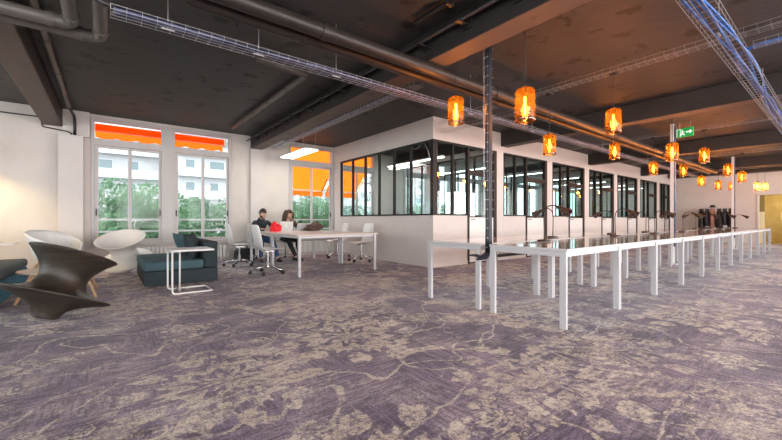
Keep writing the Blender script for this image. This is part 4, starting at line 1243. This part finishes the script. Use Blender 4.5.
    for i in range(k + 1):
        a = PI / 2 - (PI * (.62 if spec['long'] else .56)) * i / k; row = []
        for j in range(n + 1):
            b = 2 * PI * j / n; x, y, z = math.cos(a) * math.cos(b), math.cos(a) * math.sin(b), math.sin(a)
            lim = spec['hairline']
            front = max(0, x)
            zz = z
            if z < .42 and x > .25: # keep the face free: pull up to the hairline
                zz = max(z, .42 - .10 * (1 - min(1, (x - .25) / .3)))
            q = math.sqrt(max(0, 1 - zz * zz)) / max(1e-6, math.sqrt(max(1e-9, 1 - z * z)))
            rr = 1.0 + .05 * math.sin(b * 5 + i) * .35 - (0 if spec['long'] else .05 * max(0, (i - 9) / 5)) + (0 if spec['long'] else .05 * max(0, z) * (1 + .5 * math.sin(b * 9)))
            row.append(tuple(T @ Vector((x * min(q, 1.0) * .106 * rr - .004, y * min(q, 1.0) * .087 * rr, zz * .128 * rr + .002))))
        P.append(row)
    hm.grid(P)
    if spec['long']:
        R = random.Random(4)
        for sy in (1, -1):
            for q in range(11):
                y0 = sy * (.055 + .004 * q); x0 = .045 - .014 * q
                pts = [Vector((x0 * .8, y0 * .7, .09)), Vector((x0 + .01, sy * .088, .03)), Vector((x0 + .012, sy * (.094 + .012 * R.random()), -.06)), Vector((x0 + .02 * R.random(), sy * (.098 + .02 * R.random()), -.16)), Vector((x0 + .03 * R.random() + .01, sy * (.095 + .02 * R.random()), -.29 - .05 * R.random()))]
                hm.tube([T @ p for p in pts], [.014, .019, .021, .019, .007], 6)
        for q in range(9):
            y0 = -.07 + .0175 * q
            pts = [Vector((-.06, y0 * .8, .09)), Vector((-.105, y0, .0)), Vector((-.108, y0 * 1.1, -.12)), Vector((-.10, y0 * 1.2, -.28))]
            hm.tube([T @ p for p in pts], [.016, .022, .022, .008], 6)
    hm.build('hair', M[spec['hair']], root, smooth=True)
    if spec.get('collar'):
        cb = MB(); base = nk
        for k in range(2): pass
        cb.lathe([(.088, -.055), (.072, -.02), (.064, .006), (.069, .008), (.080, -.02), (.096, -.055)], 24, Matrix.Translation(base) @ Matrix.Rotation(math.radians(24), 4, 'Y'), close=True)
        cb.build('collar', M[spec['top']], root, smooth=True)
    if spec.get('beard'):
        bd = MB(); P = []
        for i in range(7):
            z = -.028 - .0145 * i; row = []
            for j in range(15):
                b = math.radians(-84 + 168 * j / 14)
                zz_ = z / .118; ca = math.sqrt(max(.02, 1 - min(.99, zz_ * zz_)))
                sy = .077 * (1 - .34 * (-zz_) ** 1.5); sx = .098 * (1 - .10 * (-zz_)) * (1 + .10 * (-zz_))
                ex = .004 + (.008 * math.exp(-((z + .10) / .02) ** 2))
                top_ = z if abs(b) > .35 or i > 2 else z
                row.append(tuple(T @ Vector((math.cos(b) * ca * sx + ex * math.cos(b) - .003, math.sin(b) * ca * (sy + .004), z))))
            P.append(row)
        # leave the mouth open
        m2 = MB()
        for i in range(6):
            for j in range(14):
                if (i in (2,) and 4 < j < 9) or (i < 2 and 3 < j < 10): continue
                m2.add([P[i][j], P[i][j + 1], P[i + 1][j + 1], P[i + 1][j]], [(0, 1, 2, 3)])
        bo = m2.build('beard', M[spec['hair']], root, smooth=True, solid=.007)
        b2 = bmesh.new(); b2.from_mesh(bo.data); bmesh.ops.remove_doubles(b2, verts=b2.verts, dist=1e-4); bmesh.ops.recalc_face_normals(b2, faces=b2.faces); b2.to_mesh(bo.data); b2.free()
    return root
man = dict(chest=(.11, 0, .90), neck=(.17, 0, 1.045), head=(.215, 0, 1.15), hpitch=math.radians(24), hyaw=math.radians(10),
           elbowL=(.24, .27, .80), wristL=(.42, .12, .79), elbowR=(.24, -.27, .80), wristR=(.42, -.12, .79),
           fdirL=(.75, -.6, -.05), sideL=(.6, .75, .1), palmL=(0, 0, -1), curlL=.35, fdirR=(.75, .6, -.05), sideR=(.6, -.75, .1), palmR=(0, 0, -1), curlR=.35,
           kneeL=(.44, .14, .50), ankleL=(.66, .16, .09), toeL=(.80, .17, .03), kneeR=(.43, -.14, .50), ankleR=(.42, -.15, .09), toeR=(.57, -.18, .03),
           top='navy', bottom='jeans', hair='hairdark', hairline=0, long=False, collar=True, beard=True, sk_s=1)
man['sideL'] = (.6, .75, .1)
person('bearded person in charcoal sweatshirt and jeans looking down at the table', (2.92, 8.98, 0), -PI / 2 + .15, man)
woman = dict(chest=(.10, 0, .88), neck=(.15, 0, 1.035), head=(.20, 0, 1.14), hpitch=math.radians(18), hyaw=math.radians(12),
           elbowL=(.30, .20, .79), wristL=(.305, .045, .965), elbowR=(.24, -.26, .80), wristR=(.43, -.10, .80),
           fdirL=(.0, -.32, .95), sideL=(1, .0, 0), palmL=(-.9, -.2, .1), curlL=.5, fdirR=(.95, .25, -.08), sideR=(.25, .95, .1), palmR=(0, 0, -1), curlR=.3,
           kneeL=(.45, .12, .50), ankleL=(.62, .10, .09), toeL=(.76, .12, .03), kneeR=(.45, -.12, .50), ankleR=(.70, -.02, .09), toeR=(.84, -.04, .03),
           top='brownknit', bottom='blacktrouser', hair='hairbrown', hairline=0, long=True, sk_s=1)
person('long haired person in brown sweater, chin on hand, behind the silver laptop', (3.62, 8.98, 0), -PI / 2, woman)

# ------------------------------------------------------------------ coat rack at the far wall
CX, CY0, CY1 = 20.6, 3.0, 4.15
t = thing('coat_rack', 'slim metal coat rail standing by the far wall', 'coat rack', (CX, CY0, 0))
L = CY1 - CY0
m = MB(); m.tube([(0, 0, .03), (0, 0, 1.52)], .015, 8).tube([(0, L, .03), (0, L, 1.52)], .015, 8)
m.build('upright', M['galv'], t)
MB().tube([(0, -.02, 1.50), (0, L + .02, 1.50)], .014, 8).build('rail', M['galv'], t)
MB().box(-.22, .22, -.02, .02, 0, .03).box(-.22, .22, L - .02, L + .02, 0, .03).build('base_foot', M['galv'], t)
def coat(label, y, mat, ln, seed, wd=.42):
    t = thing('coat', label, 'coat', (CX, y, 0), 0, 'coats on the rail')
    R = random.Random(seed); P = []
    n = 20
    for i in range(13):
        v = i / 12; z = 1.44 - ln * v; row = []
        hw = wd / 2 * (.22 + .78 * min(1, (v / .10)) ** .6) * (1 + .10 * v); dp = .035 + .055 * min(1, v * 5) + .015 * v
        for j in range(n + 1):
            b = 2 * PI * j / n
            fo = 1 + .12 * math.sin(b * 5 + seed) * v
            row.append((math.cos(b) * hw * fo, math.sin(b) * dp * fo, z))
        P.append(row)
    m = MB().grid(P); m.build('coat_body', M[mat], t, smooth=True)
    for sx in (-1, 1):
        MB().tube([(sx * wd * .40, 0, 1.40), (sx * wd * .52, -.01, 1.2), (sx * wd * .56, -.02, .95), (sx * wd * .56, -.03, .80)], [.05, .055, .05, .04], 10).build('sleeve', M[mat], t, smooth=True)
    MB().lathe([(.05, 1.42), (.075, 1.44), (.07, 1.48), (.05, 1.485)], 14).build('collar', M[mat], t, smooth=True)
    MB().tube(rounded([(-.16, 0, 1.40), (0, 0, 1.455), (.16, 0, 1.40)], .05), .006, 6).tube([(0, 0, 1.45), (0, 0, 1.50), (.02, 0, 1.52), (0, 0, 1.535), (-.015, 0, 1.52)], .003, 5).build('coat_hanger', M['galv'], t)
    return t
coat('black coat at the doorway end of the rail', CY0 + .10, 'coat', .78, 1)
coat('short navy jacket second from the doorway end of the rail', CY0 + .28, 'coatblue', .66, 2)
coat('black coat third from the doorway end of the rail', CY0 + .46, 'coat', .80, 3)
coat('dusty rose coat in the middle of the rail', CY0 + .68, 'coatrose', .82, 4)
coat('navy jacket beside the rose coat on its office side', CY0 + .86, 'coatblue', .70, 5)
coat('black coat at the office end of the rail', CY0 + 1.05, 'coat', .84, 6)
t = thing('hat', 'dark brimmed hat perched on top of the coat rail', 'hat', (CX, CY0 + .68, 1.545))
smooth_by_angle(MB().lathe([(.15, .0), (.15, .006), (.09, .012), (.085, .08), (.06, .10), (0, .10), (0, .09)], 20).build('hat_crown', M['coat'], t), 50)

# ------------------------------------------------------------------ outside
struct('street_ground', MB().box(-60, 80, YW + .3, 90, -6.2, -6), M['street'])
t = thing('balcony_railing', 'pale double railing outside the lounge windows', 'railing', (-1.5, 10.35, 0))
for z in (.735, 1.01): MB().box(0, 14, -.02, .02, z - .022, z + .022).build('rail', M['outwhite'], t)
for k in range(8): MB().box(k * 2 - .02 + .02, k * 2 + .02, -.015, .015, -.2, 1.0).build('post', M['outwhite'], t)
tag(MB().box(-4, 22, YW + .23, 10.5, -.35, -.2).build('balcony_slab', M['outwhite']), 'concrete balcony slab outside the windows', 'balcony')
# rolled awnings (windows 1 and 2)
def valance(m, x0, x1, y, ztop, zlo, amp=.035, n=48):
    P = [[], []]
    for i in range(n + 1):
        x = x0 + (x1 - x0) * i / n
        P[0].append((x, y, ztop)); P[1].append((x, y - .004, zlo - amp * abs(math.sin(PI * (x - x0) / .36))))
    m.grid(P)
def rolled(label, x0, x1):
    t = thing('awning', label, 'awning', (0, 0, 0), 0, 'orange awnings')
    MB().tube([(x0, 10.0, 3.00), (x1, 10.0, 3.00)], .075, 14).build('awning_roll', M['awning'], t, smooth=True)
    m = MB(); valance(m, x0, x1, 10.08, 2.93, 2.80); m.build('valance', M['awning'], t)
    MB().box(x0, x1, 10.05, 10.085, 2.925, 2.955).build('front_bar', M['awnbar'], t)
    for x in (x0 - .03, x1 + .004): MB().box(x, x + .026, 9.85, 10.06, 2.88, 3.06).build('bracket', M['awnbar'], t)
rolled('rolled up orange awning with scalloped valance outside the left lounge window', -.20, 1.06)
rolled('rolled up orange awning with scalloped valance outside the right lounge window', 1.16, 2.36)
def opened(label, x0, x1):
    t = thing('awning', label, 'awning', (0, 0, 0), 0, 'orange awnings')
    ya, za, yb_, zb_ = 9.90, 3.14, 11.05, 1.98
    P = []
    for i in range(9):
        v = i / 8; P.append([(x0 + (x1 - x0) * j / 10, ya + (yb_ - ya) * v, za + (zb_ - za) * v - .03 * math.sin(PI * v)) for j in range(11)])
    MB().grid(P).build('awning_cloth', M['awning'], t, smooth=True)
    m = MB(); valance(m, x0, x1, yb_ + .02, zb_, zb_ - .17); m.build('valance', M['awning'], t)
    MB().tube([(x0, yb_, zb_), (x1, yb_, zb_)], .03, 10).build('front_bar', M['awnbar'], t)
    for x in (x0 + .05, x1 - .05): MB().tube([(x, 9.86, 2.2), (x + (.1 if x < (x0 + x1) / 2 else -.1), 10.5, 2.3), (x, yb_ - .01, zb_ - .02)], .014, 8).build('folding_arm', M['blackframe'], t)
opened('lowered orange awning outside the window by the meeting table', 3.75, 5.75)
opened('lowered orange awning outside the corner office window', 5.85, 7.15)
# trees
def tree(label, x, y, top, rad, seed, mat):
    t = thing('tree', label, 'tree', (x, y, -6), 0, 'trees outside the windows')
    R = random.Random(seed); H = top + 6
    MB().tube([(0, 0, 0), (.1, .05, H * .4), (0, .1, H * .8)], [.22, .16, .06], 8).build('trunk', M['bark'], t, smooth=True)
    m = MB(); cl = []
    for k in range(60):
        a = R.uniform(0, 2 * PI); q = R.uniform(.05, 1) ** .6 * rad; z = H - rad * 1.35 + R.uniform(-1.6, 1.1) * rad * 1.0
        cl.append((Vector((math.cos(a) * q * .85, math.sin(a) * q * .85, min(z, H - .5))), R.uniform(.35, .62) * rad * .7))
    for c, r in cl:
        for k in range(260):
            d = Vector((R.gauss(0, 1), R.gauss(0, 1), R.gauss(0, 1))).normalized() * r * R.uniform(.55, 1.06)
            p = c + d; u = Vector((R.gauss(0, 1), R.gauss(0, 1), R.gauss(0, 1))).normalized(); w = u.orthogonal().normalized(); s_ = R.uniform(.06, .12)
            m.add([p - u * s_, p + w * s_ * .6, p + u * s_, p - w * s_ * .6], [(0, 1, 2, 3)])
    m.build('foliage', M[mat], t)
trees = [(-2.6, 19.5, 2.0, 2.3, 1, 'leafa', 'green tree at the left edge of the left lounge window'),
         (.9, 17.5, 2.55, 2.0, 2, 'leafb', 'tall pale green tree filling the middle of the left lounge window'),
         (3.4, 19.0, 2.1, 1.8, 3, 'leafa', 'green tree at the left of the right lounge window'),
         (7.9, 18.0, 2.2, 2.2, 4, 'leafb', 'pale green tree under the orange awning by the meeting table'),
         (10.6, 19.5, 2.2, 2.4, 5, 'leafa', 'green tree seen under the awning of the corner office'),
         (15.2, 18.0, 2.0, 2.2, 6, 'leafb', 'pale green tree beyond the corner office windows'),
         (20.0, 19.5, 2.4, 2.5, 7, 'leafa', 'green tree beyond the middle office windows')]
for a in trees: tree(a[6], a[0], a[1], a[2], a[3], a[4], a[5])
# apartment blocks across the street
def block(label, x0, x1, y, ztop, floors, z0, seed, bal=True):
    t = thing('apartment_building', label, 'building', ((x0 + x1) / 2, y, -6)); R = random.Random(seed); w = (x1 - x0) / 2
    MB().box(-w, w, 0, 8, 0, ztop + 6).build('wall', M['outwhite'], t)
    for k in range(floors):
        z = z0 + 6 + k * 3.0
        if bal:
            MB().box(-w, w, -1.1, -.002, z - .2, z).build('balcony_slab', M['outwhite'], t)
            MB().box(-w, w, -1.1, -1.04, z, z + .95).build('balcony_parapet', M['outwhite'], t)
        x = -w + .8
        while x < w - 1.6:
            ww = R.choice((1.2, 1.5, 2.0))
            fr = MB().box(x, x + ww, -.06, -.001, z + .5, z + 2.2).build('window', M['outgrey'], t)
            MB().box(x + .08, x + ww - .08, -.07, -.061, z + .58, z + 2.12).build('pane', M['outglass'], fr)
            x += ww + R.uniform(.9, 1.8)
    return t
block('white apartment block beyond the trees of the left lounge window', -14, 6.2, 58, 40, 14, -5.5, 3, True)
block('white apartment block with long balconies beyond the right lounge window', 7.4, 24, 55, 40, 14, -5.0, 5, True)
block('white apartment block with balconies beyond the glazed offices', 27, 62, 60, 40, 14, -5.2, 8, True)

# ------------------------------------------------------------------ world and lights
w = bpy.data.worlds.new('sky'); scene.world = w; w.use_nodes = True
nt = w.node_tree; nt.nodes.clear(); g = NG(nt)
out = g.n('ShaderNodeOutputWorld'); bg = g.n('ShaderNodeBackground')
bg.inputs[0].default_value = (.90, .96, 1.0, 1); bg.inputs[1].default_value = 2.5
g.l(bg.outputs[0], out.inputs[0])
def area(name, loc, size, rot, energy, col):
    ld = bpy.data.lights.new(name, 'AREA'); ld.shape = 'RECTANGLE'; ld.size, ld.size_y = size; ld.energy = energy; ld.color = col
    o = bpy.data.objects.new(name, ld); COL.objects.link(o); o.location = loc; o.rotation_euler = rot
    return o
# fill lights added at the unseen rear and left windows, standing in for daylight
for i, (a, b) in enumerate(BW): area('window_fill', ((a + b) / 2, YB + .02, 1.75), (b - a, 2.4), (math.radians(90), 0, 0), 165, (1, .93, .90))
for a, b in LW: area('window_fill', (XL + .02, (a + b) / 2, 1.75), (b - a, 2.4), (0, math.radians(-90), 0), 30, (1, .92, .85))

# lobby lamp
t = thing('lobby_lamp', 'round warm ceiling lamp in the ochre lobby', 'ceiling lamp', (XF + 1.4, 1.6, 2.55))
MB().lathe([(0, 0), (.2, 0), (.22, .02), (.22, .049), (0, .049)], 24).build('diffuser', emission('lobby diffuser', (1, .86, .55), 40), t)

# ------------------------------------------------------------------ camera
cd = bpy.data.cameras.new('camera'); cam = bpy.data.objects.new('camera', cd); COL.objects.link(cam)
cd.sensor_fit = 'HORIZONTAL'; cd.sensor_width = 36; cd.lens = 36 * 361 / 782; cd.clip_start = .05; cd.clip_end = 300
cam.location = (0, 0, 1.0)
cam.rotation_euler = (math.radians(90), 0, math.radians(51.82 - 90))
scene.camera = cam
vs = scene.view_settings
vs.view_transform = 'Standard'; vs.look = 'None'; vs.gamma = 1; vs.use_curve_mapping = False; vs.exposure = 0.85
scene.cycles.transparent_max_bounces = 24; scene.cycles.max_bounces = 8; scene.cycles.caustics_reflective = False; scene.cycles.caustics_refractive = False
